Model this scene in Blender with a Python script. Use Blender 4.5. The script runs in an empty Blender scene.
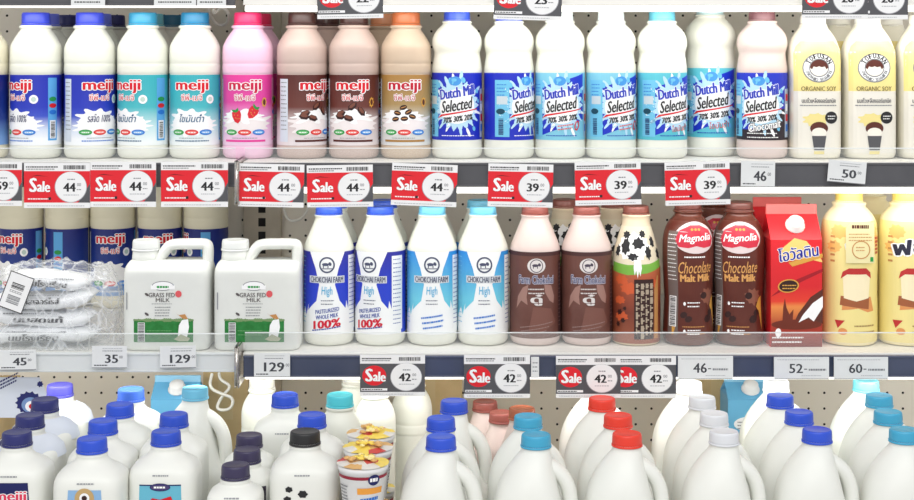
import bpy, bmesh, math, random
from mathutils import Vector, Matrix
from mathutils.geometry import tessellate_polygon
random.seed(7)
C = bpy.context.scene.collection
F, CX, CY, ZC = 1500.0, 450.0, 45.0, 1.5          # focal length in pixels, principal point, lens height
PI = math.pi
K = 1 / 658.0                                     # metres per photo pixel at the bottles' plane


def X(px, D): return (px - CX) / F * D
def Z(py, D): return ZC - (py - CY) / F * D


# ------------------------------------------------------------------ materials
def lin(c):
    out = []
    for v in c:
        v = v / 255.0
        out.append(v / 12.92 if v <= 0.04045 else ((v + 0.055) / 1.055) ** 2.4)
    return (out[0], out[1], out[2], 1.0)


MATS = {}


def mat(name, col, rough=0.45, spec=0.4, metal=0.0, noise=0.0, nscale=40, bump=0.0, sss=0.0, coat=0.0):
    if name in MATS: return MATS[name]
    m = bpy.data.materials.new(name); m.use_nodes = True
    nt = m.node_tree; b = nt.nodes['Principled BSDF']
    b.inputs['Base Color'].default_value = lin(col)
    b.inputs['Roughness'].default_value = rough
    b.inputs['Specular IOR Level'].default_value = spec
    b.inputs['Metallic'].default_value = metal
    b.inputs['Coat Weight'].default_value = coat
    if sss:
        b.inputs['Subsurface Weight'].default_value = sss
        b.inputs['Subsurface Radius'].default_value = (1, .8, .5)
        b.inputs['Subsurface Scale'].default_value = 0.02
    if noise or bump:
        tc = nt.nodes.new('ShaderNodeTexCoord'); n = nt.nodes.new('ShaderNodeTexNoise')
        n.inputs['Scale'].default_value = nscale; n.inputs['Detail'].default_value = 3
        nt.links.new(tc.outputs['Object'], n.inputs['Vector'])
        if noise:
            r = nt.nodes.new('ShaderNodeValToRGB')
            lo = [max(0, v - noise * 255) for v in col]; hi = [min(255, v + noise * 255) for v in col]
            r.color_ramp.elements[0].position = 0.3; r.color_ramp.elements[1].position = 0.7
            r.color_ramp.elements[0].color = lin(lo); r.color_ramp.elements[1].color = lin(hi)
            nt.links.new(n.outputs['Fac'], r.inputs['Fac']); nt.links.new(r.outputs['Color'], b.inputs['Base Color'])
        if bump:
            bp = nt.nodes.new('ShaderNodeBump'); bp.inputs['Strength'].default_value = bump
            bp.inputs['Distance'].default_value = 0.004
            nt.links.new(n.outputs['Fac'], bp.inputs['Height']); nt.links.new(bp.outputs['Normal'], b.inputs['Normal'])
    MATS[name] = m
    return m


def grad(name, stops, rough=0.4):
    """printed colour blend down a label: stops = [(z, colour), ...] in the label's own height"""
    if name in MATS: return MATS[name]
    m = bpy.data.materials.new(name); m.use_nodes = True
    nt = m.node_tree; b = nt.nodes['Principled BSDF']; b.inputs['Roughness'].default_value = rough
    tc = nt.nodes.new('ShaderNodeTexCoord'); s = nt.nodes.new('ShaderNodeSeparateXYZ')
    mr = nt.nodes.new('ShaderNodeMapRange'); r = nt.nodes.new('ShaderNodeValToRGB')
    z0, z1 = stops[0][0], stops[-1][0]
    mr.inputs['From Min'].default_value = z0; mr.inputs['From Max'].default_value = z1
    el = r.color_ramp.elements
    while len(el) < len(stops): el.new(0.5)
    for e, (z, c) in zip(el, stops):
        e.position = (z - z0) / (z1 - z0); e.color = lin(c)
    nt.links.new(tc.outputs['Object'], s.inputs[0]); nt.links.new(s.outputs['Z'], mr.inputs['Value'])
    nt.links.new(mr.outputs[0], r.inputs['Fac']); nt.links.new(r.outputs['Color'], b.inputs['Base Color'])
    MATS[name] = m
    return m


def clear(name, tint, alpha, rough=0.15, bump=0.0, nscale=25):
    if name in MATS: return MATS[name]
    m = mat(name, tint, rough=rough, spec=0.5, bump=bump, nscale=nscale)
    m.node_tree.nodes['Principled BSDF'].inputs['Alpha'].default_value = alpha
    return m


def glow(name, col, s):
    m = mat(name, col)
    b = m.node_tree.nodes['Principled BSDF']
    b.inputs['Emission Color'].default_value = lin(col); b.inputs['Emission Strength'].default_value = s
    return m


def milky(name, col):                              # bottle plastic with milk behind it
    return mat(name, col, rough=0.38, spec=0.35, noise=0.008, nscale=18)


WHITE = milky('milk_white_plastic', (229, 230, 219))
JUGW = milky('jug_white_plastic', (236, 237, 230))
PINKP = milky('strawberry_plastic', (238, 196, 220))
CHOCP = milky('cocoa_plastic', (196, 175, 166))
COFFP = milky('coffee_plastic', (199, 178, 156))
BEIGEP = milky('malt_plastic', (216, 198, 192))
YELP = milky('yellow_plastic', (238, 222, 150))
CREAMP = milky('cream_plastic', (232, 228, 212))
PAPER = mat('white_paper', (240, 240, 240), rough=0.6, noise=0.01)
INK = mat('black_ink', (35, 35, 38), rough=0.6)
GREYINK = mat('grey_ink', (130, 132, 136), rough=0.6)
RED = mat('red_print', (214, 24, 34), rough=0.45)
DARKGREY = mat('dark_grey_print', (84, 84, 88), rough=0.5)
WPRINT = mat('white_print', (250, 250, 250), rough=0.45)
BLUE = mat('blue_print', (28, 52, 176), rough=0.4)
NAVY = mat('navy_print', (24, 30, 92), rough=0.4)
LBLUE = mat('light_blue_print', (110, 190, 228), rough=0.4)
MIDBLUE = mat('mid_blue_print', (40, 116, 206), rough=0.4)
GREEN = mat('green_print', (40, 150, 70), rough=0.4)
GOLD = mat('gold_print', (216, 160, 70), rough=0.4)
BROWN = mat('brown_print', (92, 44, 34), rough=0.4)
DBROWN = mat('dark_brown_print', (52, 26, 24), rough=0.4)
TAN = mat('tan_print', (196, 140, 82), rough=0.4)
CHROME = mat('chrome_steel', (190, 185, 180), rough=0.25, metal=0.9, noise=0.03)


# ------------------------------------------------------------------ scene tree helpers
def link(o, parent=None):
    C.objects.link(o)
    if parent: o.parent = parent
    return o


def thing(name, loc, label=None, cat=None, group=None, rz=0, ry=0):
    o = bpy.data.objects.new(name, None); o.empty_display_size = 0.02
    o.location = loc; o.rotation_euler = (0, ry, rz); C.objects.link(o)
    tag(o, label, cat, group)
    return o


def tag(o, label=None, cat=None, group=None, kind=None):
    if label: o['label'] = label
    if cat: o['category'] = cat
    if group: o['group'] = group
    if kind: o['kind'] = kind
    return o


def obj(name, bm, mats, parent=None, smooth=True, loc=(0, 0, 0)):
    me = bpy.data.meshes.new(name)
    bmesh.ops.recalc_face_normals(bm, faces=bm.faces[:]) if smooth != 'keep' else None
    bm.to_mesh(me); bm.free()
    for m in (mats if isinstance(mats, (list, tuple)) else [mats]): me.materials.append(m)
    if smooth is True: me.polygons.foreach_set('use_smooth', [True] * len(me.polygons))
    o = bpy.data.objects.new(name, me); o.location = loc
    return link(o, parent)


def kids(o): return [c for c in C.objects if c.parent == o]


CH = {}


def dup(root, loc, label=None, cat=None, group=None, rz=0, ry=0):
    """a copy of a thing with copies of its parts and sub-parts"""
    r = root.copy(); C.objects.link(r)
    r.location = loc; r.rotation_euler = (0, ry, rz)
    tag(r, label, cat, group)
    for c in CH.setdefault(root.name, list(root.children)):
        d = c.copy(); C.objects.link(d); d.parent = r
        for g in CH.setdefault(c.name, list(c.children)):
            e = g.copy(); C.objects.link(e); e.parent = d
    return r


# ------------------------------------------------------------------ shapes
def chaikin(pts, n=2):
    for _ in range(n):
        q = [pts[0]]
        for a, b in zip(pts, pts[1:]):
            q.append(tuple(.75 * x + .25 * y for x, y in zip(a, b))); q.append(tuple(.25 * x + .75 * y for x, y in zip(a, b)))
        q.append(pts[-1]); pts = q
    return pts


def sgnpow(v, p): return math.copysign(abs(v) ** p, v)


def loft(secs, seg=40, it=2, ribs=0.0, close=True):
    """sections (z, left half width, right half width, half depth, exponent): closed skin around them"""
    secs = chaikin(secs, it)
    bm = bmesh.new(); rings = []
    for z, al, ar, b, n in secs:
        ring = []
        for i in range(seg):
            t = 2 * PI * i / seg; c, s = math.cos(t), math.sin(t)
            f = 1 - (ribs if i % 2 else 0)
            a = ar if c > 0 else al
            ring.append(bm.verts.new((a * f * sgnpow(c, 2 / n), b * f * sgnpow(s, 2 / n), z)))
        rings.append(ring)
    for r, q in zip(rings, rings[1:]):
        for i in range(seg):
            bm.faces.new((r[i], r[(i + 1) % seg], q[(i + 1) % seg], q[i]))
    if close:
        bm.faces.new(list(reversed(rings[0]))); bm.faces.new(rings[-1])
    return bm


def lathe(prof, seg=40, it=2, n=2, ribs=0.0):
    return loft([(z, r, r, r, n) for z, r in prof], seg, it, ribs)


def box(bm, x0, x1, y0, y1, z0, z1, bev=0.0, mi=0):
    r = bmesh.ops.create_cube(bm, size=1)
    vs = r['verts']
    bmesh.ops.scale(bm, vec=(x1 - x0, y1 - y0, z1 - z0), verts=vs)
    bmesh.ops.translate(bm, vec=((x0 + x1) / 2, (y0 + y1) / 2, (z0 + z1) / 2), verts=vs)
    fs = {f for v in vs for f in v.link_faces}
    for f in fs: f.material_index = mi
    if bev:
        es = {e for v in vs for e in v.link_edges}
        bmesh.ops.bevel(bm, geom=list(es), offset=bev, segments=2, affect='EDGES', profile=0.5)


def tube(bm, path, r, seg=12, ry=None, smooth=3):
    """a tube along a path; ry = the other half axis of an oval one"""
    pts = [Vector(p) for p in path]
    if smooth:
        pts = [Vector(p) for p in chaikin([tuple(p) for p in pts], smooth)]
    rings = []
    up0 = Vector((0, 1, 0))
    for i, p in enumerate(pts):
        d = (pts[min(i + 1, len(pts) - 1)] - pts[max(i - 1, 0)]).normalized()
        side = up0 - d * up0.dot(d)
        if side.length < 0.05: side = Vector((1, 0, 0)) - d * d.x
        side.normalize(); up = d.cross(side)
        rings.append([bm.verts.new(p + side * math.cos(2 * PI * k / seg) * (ry or r) + up * math.sin(2 * PI * k / seg) * r) for k in range(seg)])
    for a, b in zip(rings, rings[1:]):
        for k in range(seg): bm.faces.new((a[k], a[(k + 1) % seg], b[(k + 1) % seg], b[k]))
    bm.faces.new(rings[0]); bm.faces.new(list(reversed(rings[-1])))


# ------------------------------------------------------------------ printing
TXT = {}


def text_mesh(s, shear):
    key = (s, shear)
    if key not in TXT:
        cu = bpy.data.curves.new('lettering', 'FONT'); cu.body = s; cu.resolution_u = 2; cu.shear = shear
        ob = bpy.data.objects.new('lettering', cu); me = ob.to_mesh()
        TXT[key] = ([(v.co.x, v.co.y) for v in me.vertices], [tuple(p.vertices) for p in me.polygons])
        ob.to_mesh_clear(); bpy.data.objects.remove(ob); bpy.data.curves.remove(cu)
    return TXT[key]


def cut(poly, ax, st):
    """slice a convex polygon into strips st wide along u (0) or v (1)"""
    lo = min(p[ax] for p in poly); hi = max(p[ax] for p in poly); k0 = math.floor(lo / st + 1e-7); k1 = math.ceil(hi / st - 1e-7)
    if k1 - k0 <= 1: return [poly]
    out = []
    for k in range(k0, k1):
        q = poly
        for lim, sg in ((k * st, 1), ((k + 1) * st, -1)):
            r = []
            for p, n in zip(q, q[1:] + q[:1]):
                dp, dn = (p[ax] - lim) * sg, (n[ax] - lim) * sg
                if dp >= 0: r.append(p)
                if (dp > 0 > dn) or (dp < 0 < dn):
                    t = dp / (dp - dn); r.append((p[0] + (n[0] - p[0]) * t, p[1] + (n[1] - p[1]) * t))
            q = r
            if len(q) < 3: break
        if len(q) >= 3: out.append(q)
    return out


class Art:
    """flat printed layers, cut fine and then laid on a surface: u across, v up (metres)"""
    def __init__(s): s.tris = []; s.mats = []; s.n = 0

    def up(s, L):
        s.n += 1
        return L + (s.n % 45) * .02

    def mi(s, m):
        if m not in s.mats: s.mats.append(m)
        return s.mats.index(m)

    def poly(s, pts, m, L=1):
        k = s.mi(m); L = s.up(L)
        if len(pts) <= 4 or L is None: s.tris.append((list(pts), k, L)); return
        for t in tessellate_polygon([[Vector((u, v, 0)) for u, v in pts]]): s.tris.append(([pts[i] for i in t], k, L))

    def rect(s, u0, v0, u1, v1, m, L=1): s.poly([(u0, v0), (u1, v0), (u1, v1), (u0, v1)], m, L)

    def ell(s, cu, cv, ru, rv, m, L=1, rot=0, n=20):
        c, q = math.cos(rot), math.sin(rot)
        s.poly([(cu + ru * math.cos(t) * c - rv * math.sin(t) * q, cv + ru * math.cos(t) * q + rv * math.sin(t) * c)
                for t in (2 * PI * i / n for i in range(n))], m, L)

    def ring(s, cu, cv, ro, ri, m, L=1, n=24):
        for i in range(n):
            a, b = 2 * PI * i / n, 2 * PI * (i + 1) / n
            s.poly([(cu + ro * math.cos(a), cv + ro * math.sin(a)), (cu + ro * math.cos(b), cv + ro * math.sin(b)),
                    (cu + ri * math.cos(b), cv + ri * math.sin(b)), (cu + ri * math.cos(a), cv + ri * math.sin(a))], m, L)

    def text(s, st, cu, cv, w, h, m, L=3, bold=0.0, shear=0.0, rot=0, out=None):
        """lettering fitted to w x h; bold and out[1] widen the strokes by repeating the letters slightly displaced"""
        vs, fs = text_mesh(st, shear)
        if not vs: return
        x0, x1 = min(v[0] for v in vs), max(v[0] for v in vs); y0, y1 = min(v[1] for v in vs), max(v[1] for v in vs)
        sx, sy = w / (x1 - x0 + 2 * bold), h / (y1 - y0); c, q = math.cos(rot), math.sin(rot)
        jobs = [(m, L, [(-bold, 0), (bold, 0), (0, bold * .3)] if bold else [(0, 0)])]
        if out: jobs.insert(0, (out[0], L - 1, [(math.cos(t) * (out[1] + bold), math.sin(t) * out[1]) for t in (PI / 4 * i for i in range(8))]))
        for mm, ll, offs in jobs:
            k = s.mi(mm)
            for i, (ox, oy) in enumerate(offs):
                lz = ll + .1 * i; nv = []
                for x, y in vs:
                    a, b = (x - (x0 + x1) / 2 + ox) * sx, (y - (y0 + y1) / 2 + oy) * sy
                    nv.append((cu + a * c - b * q, cv + a * q + b * c))
                for f in fs: s.tris.append(([nv[i] for i in f], k, lz))

    def arc(s, st, cu, cv, r, a0, a1, h, m, L=3, bold=0.02):
        """letters round a circle, from angle a0 to a1 (degrees, clockwise from the left)"""
        n = len(st)
        for i, ch in enumerate(st):
            if ch == ' ': continue
            t = math.radians(a0 + (a1 - a0) * i / max(1, n - 1))
            s.text(ch, cu + r * math.cos(t), cv + r * math.sin(t), h * .75, h, m, L, bold, 0, t - PI / 2)

    def lines(s, u0, u1, v0, n, dv, m, L=3, h=0.0011, rot=0.0):
        """rows of print too small to read"""
        for i in range(n):
            u = u0
            end = u1 - random.random() * .15 * (u1 - u0)
            while u < end:
                w = random.uniform(.0015, .004); w = min(w, end - u)
                v = v0 - i * dv + (u - u0) * rot
                s.poly([(u, v), (u + w, v + w * rot), (u + w, v + h + w * rot), (u, v + h)], m, L); u += w + .0007

    def barcode(s, u0, v0, u1, v1, m=None, L=3, vertical=False):
        t = 0; span = (v1 - v0) if vertical else (u1 - u0)
        while t < span:
            w = min(random.uniform(.0005, .0016), span - t)
            if vertical: s.rect(u0, v0 + t, u1, v0 + t + w, m or INK, L)
            else: s.rect(u0 + t, v0, u0 + t + w, v1, m or INK, L)
            t += w + random.uniform(.0004, .0011)

    def splash(s, cu, cv, ru, rv, m, L=1, n=16, spike=1.5, seed=1, rot=0):
        rnd = random.Random(seed); pts = []
        for i in range(n):
            t = 2 * PI * i / n + rot; f = rnd.uniform(1.1, spike); d = PI / n
            for dt, k in ((-.75, .96), (-.28, f * .93), (0, f), (.28, f * .93), (.7, .94)):
                pts.append((cu + ru * k * math.cos(t + dt * d), cv + rv * k * math.sin(t + dt * d)))
        s.poly(pts, m, L)

    def finish(s, name, surf, parent, us=0.004, vs=None, base=0.0004, dl=0.00016, loc=(0, 0, 0)):
        V, Fc, M = [], [], []; seen = {}
        for p, k, L in s.tris:
            ps = cut(p, 0, us) if us else [p]
            if vs: ps = [q for r in ps for q in cut(r, 1, vs)]
            for q in ps:
                ids = []
                for u, v in q:
                    key = (round(u * 1e6), round(v * 1e6), L)
                    if key not in seen:
                        c, n = surf(u, v); seen[key] = len(V); V.append(c + n * (base + dl * L))
                    if not ids or ids[-1] != seen[key]: ids.append(seen[key])
                if ids[0] == ids[-1]: ids.pop()
                if len(set(ids)) == len(ids) and len(ids) >= 3:
                    x1, y1 = V[ids[0]].x, 0
                    ar = sum(q[i - 1][0] * q[i][1] - q[i][0] * q[i - 1][1] for i in range(len(q)))
                    Fc.append(ids if ar > 0 else ids[::-1]); M.append(k)
        me = bpy.data.meshes.new(name); me.from_pydata([tuple(v) for v in V], [], Fc)
        for m in s.mats: me.materials.append(m)
        me.polygons.foreach_set('material_index', M); me.update()
        o = bpy.data.objects.new(name, me); o.location = loc
        return link(o, parent)


def wrap(prof, R):
    """round bottle: prof = chaikin'd (z, r) rising in z"""
    P = sorted(prof)

    def rad(z):
        if z <= P[0][0]: return P[0][1]
        for a, b in zip(P, P[1:]):
            if z <= b[0]:
                return a[1] + (b[1] - a[1]) * (z - a[0]) / max(1e-9, b[0] - a[0])
        return P[-1][1]

    def f(u, v):
        t = u / R; r = rad(v)
        n = Vector((math.sin(t), -math.cos(t), 0))
        return n * r + Vector((0, 0, v)), n
    return f


def front(secs):
    """box-like bottle or jug: u straight across its front face"""
    P = sorted(secs)

    def f(u, v):
        s = P[0]
        for a, b in zip(P, P[1:]):
            if a[0] <= v <= b[0]:
                k = (v - a[0]) / max(1e-9, b[0] - a[0]); s = tuple(x + (y - x) * k for x, y in zip(a, b)); break
        z, al, ar, b, n = s; a = ar if u > 0 else al
        y = b * (1 - min(.98, abs(u / a)) ** n) ** (1 / n)
        y2 = b * (1 - min(.98, abs((abs(u) + 1e-4) / a)) ** n) ** (1 / n)
        nn = Vector((math.copysign(max(0, (y - y2) / 1e-4), u), -1, 0)).normalized()
        return Vector((u, -y, v)), nn
    return f


def flat(y=0.0):
    return lambda u, v: (Vector((u, y, v)), Vector((0, -1, 0)))


# ------------------------------------------------------------------ caps
def cap_bm(r, h, top=0.9):
    bm = loft([(0, r * 1.04, r * 1.04, r * 1.04, 2), (.0022, r * 1.04, r * 1.04, r * 1.04, 2), (.0026, r * .97, r * .97, r * .97, 2)], 48, 0)
    b2 = loft([(.003, r * .99, r * .99, r * .99, 2), (.0042, r, r, r, 2), (h - .0035, r * .985, r * .985, r * .985, 2), (h - .001, r * .95, r * .95, r * .95, 2),
               (h, r * top, r * top, r * top, 2), (h - .0006, r * top * .9, r * top * .9, r * top * .9, 2)], 72, 1, ribs=.025)
    me = bpy.data.meshes.new('tmp'); b2.to_mesh(me); b2.free(); bm.from_mesh(me); bpy.data.meshes.remove(me)
    return bm


def capmat(c): return mat('cap_plastic_%d_%d_%d' % c, c, rough=0.35, spec=0.5)


BLUEC, TEALC, DTEAL, PINKC, BRNC, COFC = (62, 78, 214), (58, 160, 200), (40, 134, 180), (232, 44, 108), (72, 44, 40), (196, 108, 62)
LCAP, WCAP, RCAP, REDBR, NAVYC, PURPC = (116, 196, 228), (240, 242, 242), (236, 62, 44), (150, 82, 74), (42, 46, 110), (58, 52, 84)
CYANC, JBLUE, JCYAN, BLACKC, CRMC, PERI = (84, 206, 220), (46, 84, 210), (66, 168, 206), (38, 38, 40), (244, 222, 120), (84, 82, 186)

# ------------------------------------------------------------------ bottle kinds
MPROF = [(0, .030), (.001, .0345), (.006, .0385), (.012, .039), (.0185, .039), (.0193, .0384), (.0198, .0384), (.0202, .0384), (.1264, .0384), (.1268, .0384), (.1272, .0384), (.1285, .0391), (.141, .0391), (.143, .0384), (.145, .0391), (.164, .0390), (.171, .0378),
         (.181, .0325), (.190, .0262), (.1935, .0232), (.1955, .0228), (.197, .0252), (.2, .0252), (.2012, .0205), (.2045, .02)]
DPROF = [(0, .030), (.001, .034), (.006, .0385), (.014, .039), (.027, .0385), (.0278, .0383), (.0280, .0383), (.0284, .0383), (.1294, .0383), (.1297, .0383), (.130, .0383), (.134, .0388), (.148, .0366), (.158, .0350),
         (.163, .0366), (.172, .0388), (.184, .0372), (.194, .031), (.2, .0245), (.203, .0215), (.205, .0232), (.2068, .0232), (.208, .019), (.21, .0185)]
CPROF = [(0, .030), (.001, .0345), (.006, .0388), (.014, .0395), (.02, .0392), (.137, .0392), (.1435, .0391), (.151, .0372), (.178, .0252), (.186, .0217), (.190, .0208),
         (.1925, .0226), (.194, .0226), (.195, .019), (.197, .0185)]
KPROF = [(0, .030), (.001, .0345), (.006, .0365), (.1, .0365), (.125, .036), (.145, .032), (.172, .0235), (.184, .0205), (.19, .0205), (.1925, .0222), (.194, .0222), (.1955, .0185), (.198, .0185)]
GPROF = [(0, .031), (.001, .0355), (.006, .0382), (.015, .0385), (.05, .0372), (.068, .0362), (.09, .0372), (.118, .0388), (.15, .0390), (.168, .037), (.182, .031), (.190, .0245),
         (.194, .0212), (.197, .0212), (.1985, .0235), (.2005, .0235), (.2015, .019), (.204, .0185)]
YPROF = [(0, .032), (.001, .038), (.006, .0415), (.05, .0415), (.09, .0408), (.12, .0418), (.165, .0415), (.180, .0405), (.192, .0368), (.202, .0285), (.2065, .0235), (.2105, .0255), (.2125, .0255),
         (.2135, .021), (.216, .02)]


MPROF, DPROF, CPROF, GPROF = ([(z, r * .982) for z, r in p] for p in (MPROF, DPROF, [(z, r * .988) for z, r in CPROF], GPROF))


def bottle(name, prof, bmat, capc, cr=.0192, ch=.0165, n=2, seg=44):
    o = thing(name, (0, 0, 0))
    obj('body', lathe(prof, seg, 1, n), bmat, o)
    zc = prof[-1][0]
    obj('cap', cap_bm(cr, ch), capmat(capc), o, loc=(0, 0, zc - .004))
    return o


def pv(py, base=157): return (base - py) * K


def oval_row(A, v, dx=14.4):
    for i, m in enumerate((GREEN, RED, MIDBLUE)):
        A.ell((i - 1) * dx * K, v, 6.6 * K, 2.8 * K, m, 3); A.ell((i - 1) * dx * K, v, 5.2 * K, 1.7 * K, mat('oval_tint%d' % i, ((110, 190, 120), (240, 120, 110), (110, 170, 230))[i]), 4)
        A.lines(((i - 1) * dx - 3.6) * K, ((i - 1) * dx + 4) * K, v - .5 * K, 1, .001, WPRINT, 5, .0013)


def label_dairy(o, key, stops, sub, subcol, kind, red=(214, 20, 40)):
    R = .0384; A = Art(); W = R * PI * .985
    bg = grad('label_blend_' + key, stops)
    A.rect(-W, .0205, W, .1262, bg, 0)
    r = mat('brand_red_%d_%d_%d' % red, red, rough=.4)
    A.text('meiji', 0, pv(85.5), 34 * K, 13.2 * K, r, 5, .035, 0, 0, (WPRINT, .055))
    A.text('ซีพี-เมจิ', 0, pv(96), 21 * K, 6.5 * K, r, 5, .01, 0, 0, (WPRINT, .07))
    if kind == 'milk':
        A.splash(-3 * K, pv(117), 17 * K, 8 * K, WPRINT, 1, 9, 1.6, 3); A.ell(0, pv(121), 22 * K, 9 * K, WPRINT, 1)
        A.splash(0, pv(124), 24 * K, 9 * K, WPRINT, 1, 14, 1.35, 5)
        A.text(sub, 0, pv(116.5), 25 * K, 8 * K, subcol, 4, .012, .25)
    else:
        A.splash(0, pv(122), 25 * K, 10 * K, mat('cream_print', (240, 232, 232)), 1, 13, 1.5, 8)
        A.splash(-3 * K, pv(114), 19 * K, 5 * K, WPRINT, 2, 9, 1.9, 4)
        if kind == 'choc':
            for u, p, a in ((-12, 112, .3), (-4, 116.5, -.3), (0, 105, .7), (9, 110, -.9), (-13, 115, -.1)):
                A.ell(u * K, pv(p), 5.6 * K, 3.2 * K, DBROWN, 3, a, 6); A.ell(u * K, pv(p - 1), 4 * K, 1.7 * K, mat('choc_face', (122, 72, 56)), 4, a, 6)
        if kind == 'straw':
            for u, p, a in ((-8, 115, .2), (8, 111, -.6)):
                c, s = math.cos(a), math.sin(a)
                q = [(-4.5, 5), (0, 6.2), (4.5, 5), (5, 1), (3.2, -4.5), (0, -7), (-3.2, -4.5), (-5, 1)]
                A.poly([((u + x * c - y * s) * K, pv(p) + (x * s + y * c) * K) for x, y in q], mat('berry_red', (216, 38, 52)), 3)
                A.poly([((u + x * c - y * s) * K, pv(p) + (x * s + y * c) * K) for x, y in ((-3, 5), (-4.5, 8), (0, 6.5), (3, 8.5), (3, 5), (0, 4))], GREEN, 4)
                for dx, dy in ((-2, 2), (1.5, 1), (0, -2), (-1.5, -1), (2, -2.5)):
                    A.ell((u + dx * c - dy * s) * K, pv(p) + (dx * s + dy * c) * K, .45 * K, .7 * K, GOLD, 4, 0, 6)
        if kind == 'coffee':
            for u, p, a in ((-1, 106, .3), (-7, 111.5, -.2), (4, 110.5, .5), (-9, 117.5, .2), (0, 117, .1), (8, 115, -.3)):
                A.ell(u * K, pv(p), 3.8 * K, 2.4 * K, DBROWN, 3, a, 12); A.ell(u * K, pv(p - .2), 3.1 * K, .5 * K, TAN, 4, a, 8)
        A.splash(20.5 * K, pv(101), 2.6 * K, 4.6 * K, GOLD, 3, 8, 1.3, 2); A.ell(20.5 * K, pv(101), 1.6 * K, 3 * K, BROWN, 4)
    if kind == 'milk': A.ell(19 * K, pv(98), 4.4 * K, 4.4 * K, WPRINT, 3); A.ell(19 * K, pv(98), 2.4 * K, 2.4 * K, mat('badge_green', (196, 216, 206)), 4)
    oval_row(A, pv(130.5))
    A.lines(-13 * K, 15 * K, pv(136.5), 1, .001, GREYINK, 3, .0009)
    if kind == 'milk': A.lines(-18 * K, 19 * K, pv(139.5), 1, .002, subcol if key != 'blue' else MIDBLUE, 3, .0016)
    else: A.rect(-22 * K, pv(140), 22 * K, pv(138), mat('label_band_' + key, stops[-1][1]), 3)
    # side panels: what it is made of, and the barcode
    st = mat('panel_' + key, tuple(int(.55 * c + .45 * 235) for c in stops[-1][1]) if kind != 'milk' else (92, 168, 226))
    u0 = R * 1.32
    A.rect(u0, pv(139), u0 + 11 * K, pv(77), st, 1)
    for i, m in enumerate((GREEN, RED, MIDBLUE)): A.ell(u0 + 5.5 * K, pv(98 + i * 6.5), 4.4 * K, 2.3 * K, m, 3)
    A.rect(u0 + 2 * K, pv(137), u0 + 9 * K, pv(119), WPRINT, 2); A.barcode(u0 + 3 * K, pv(136), u0 + 8 * K, pv(120), INK, 3, True)
    u1 = -R * 1.62
    A.rect(u1, pv(140), u1 + 11 * K, pv(78), mat('panel_pale', (214, 222, 232)), 1)
    A.lines(u1 + 1.5 * K, u1 + 10 * K, pv(82), 12, 4.2 * K, GREYINK, 2, .0012)
    A.finish('label', wrap(chaikin(MPROF, 1), R), o, .004, .03)


def meiji(key, bmat, capc, stops, sub, subcol, kind, red=(214, 20, 40)):
    o = bottle('milk_bottle', MPROF, bmat, capc, .0214, .0198)
    label_dairy(o, key, stops, sub, subcol, kind, red)
    return o


g0, g1, g2 = .030, .050, .075
P_MB = meiji('blue', WHITE, BLUEC, [(.030, (242, 245, 248)), (.044, (214, 224, 242)), (.064, (60, 84, 196)), (.078, (38, 56, 184)), (.127, (32, 46, 172))], 'รสจืด 100%', NAVY, 'milk')
P_MT = meiji('teal', WHITE, TEALC, [(.026, (238, 244, 244)), (.048, (200, 230, 234)), (.078, (72, 184, 194)), (.127, (52, 172, 184))], 'ไขมันต่ำ', mat('teal_ink', (20, 90, 130)), 'milk')
P_MP = meiji('pink', PINKP, PINKC, [(.025, (238, 206, 230)), (.055, (230, 180, 220)), (.085, (222, 70, 160)), (.127, (226, 62, 152))], '', RED, 'straw', (200, 20, 70))
P_MC = meiji('cocoa', CHOCP, BRNC, [(.025, (226, 218, 220)), (.055, (208, 192, 190)), (.078, (106, 54, 46)), (.127, (84, 36, 32))], '', RED, 'choc')
P_MK = meiji('coffee', COFFP, COFC, [(.025, (220, 222, 222)), (.055, (206, 204, 196)), (.082, (172, 142, 92)), (.127, (168, 124, 62))], '', RED, 'coffee', (190, 20, 50))
P_MN = meiji('navy', milky('shaded_white_plastic', (226, 220, 196)), NAVYC, [(.030, (120, 160, 214)), (.06, (30, 60, 140)), (.127, (22, 34, 118))], 'รสจืด 100%', WPRINT, 'milk')


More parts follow.
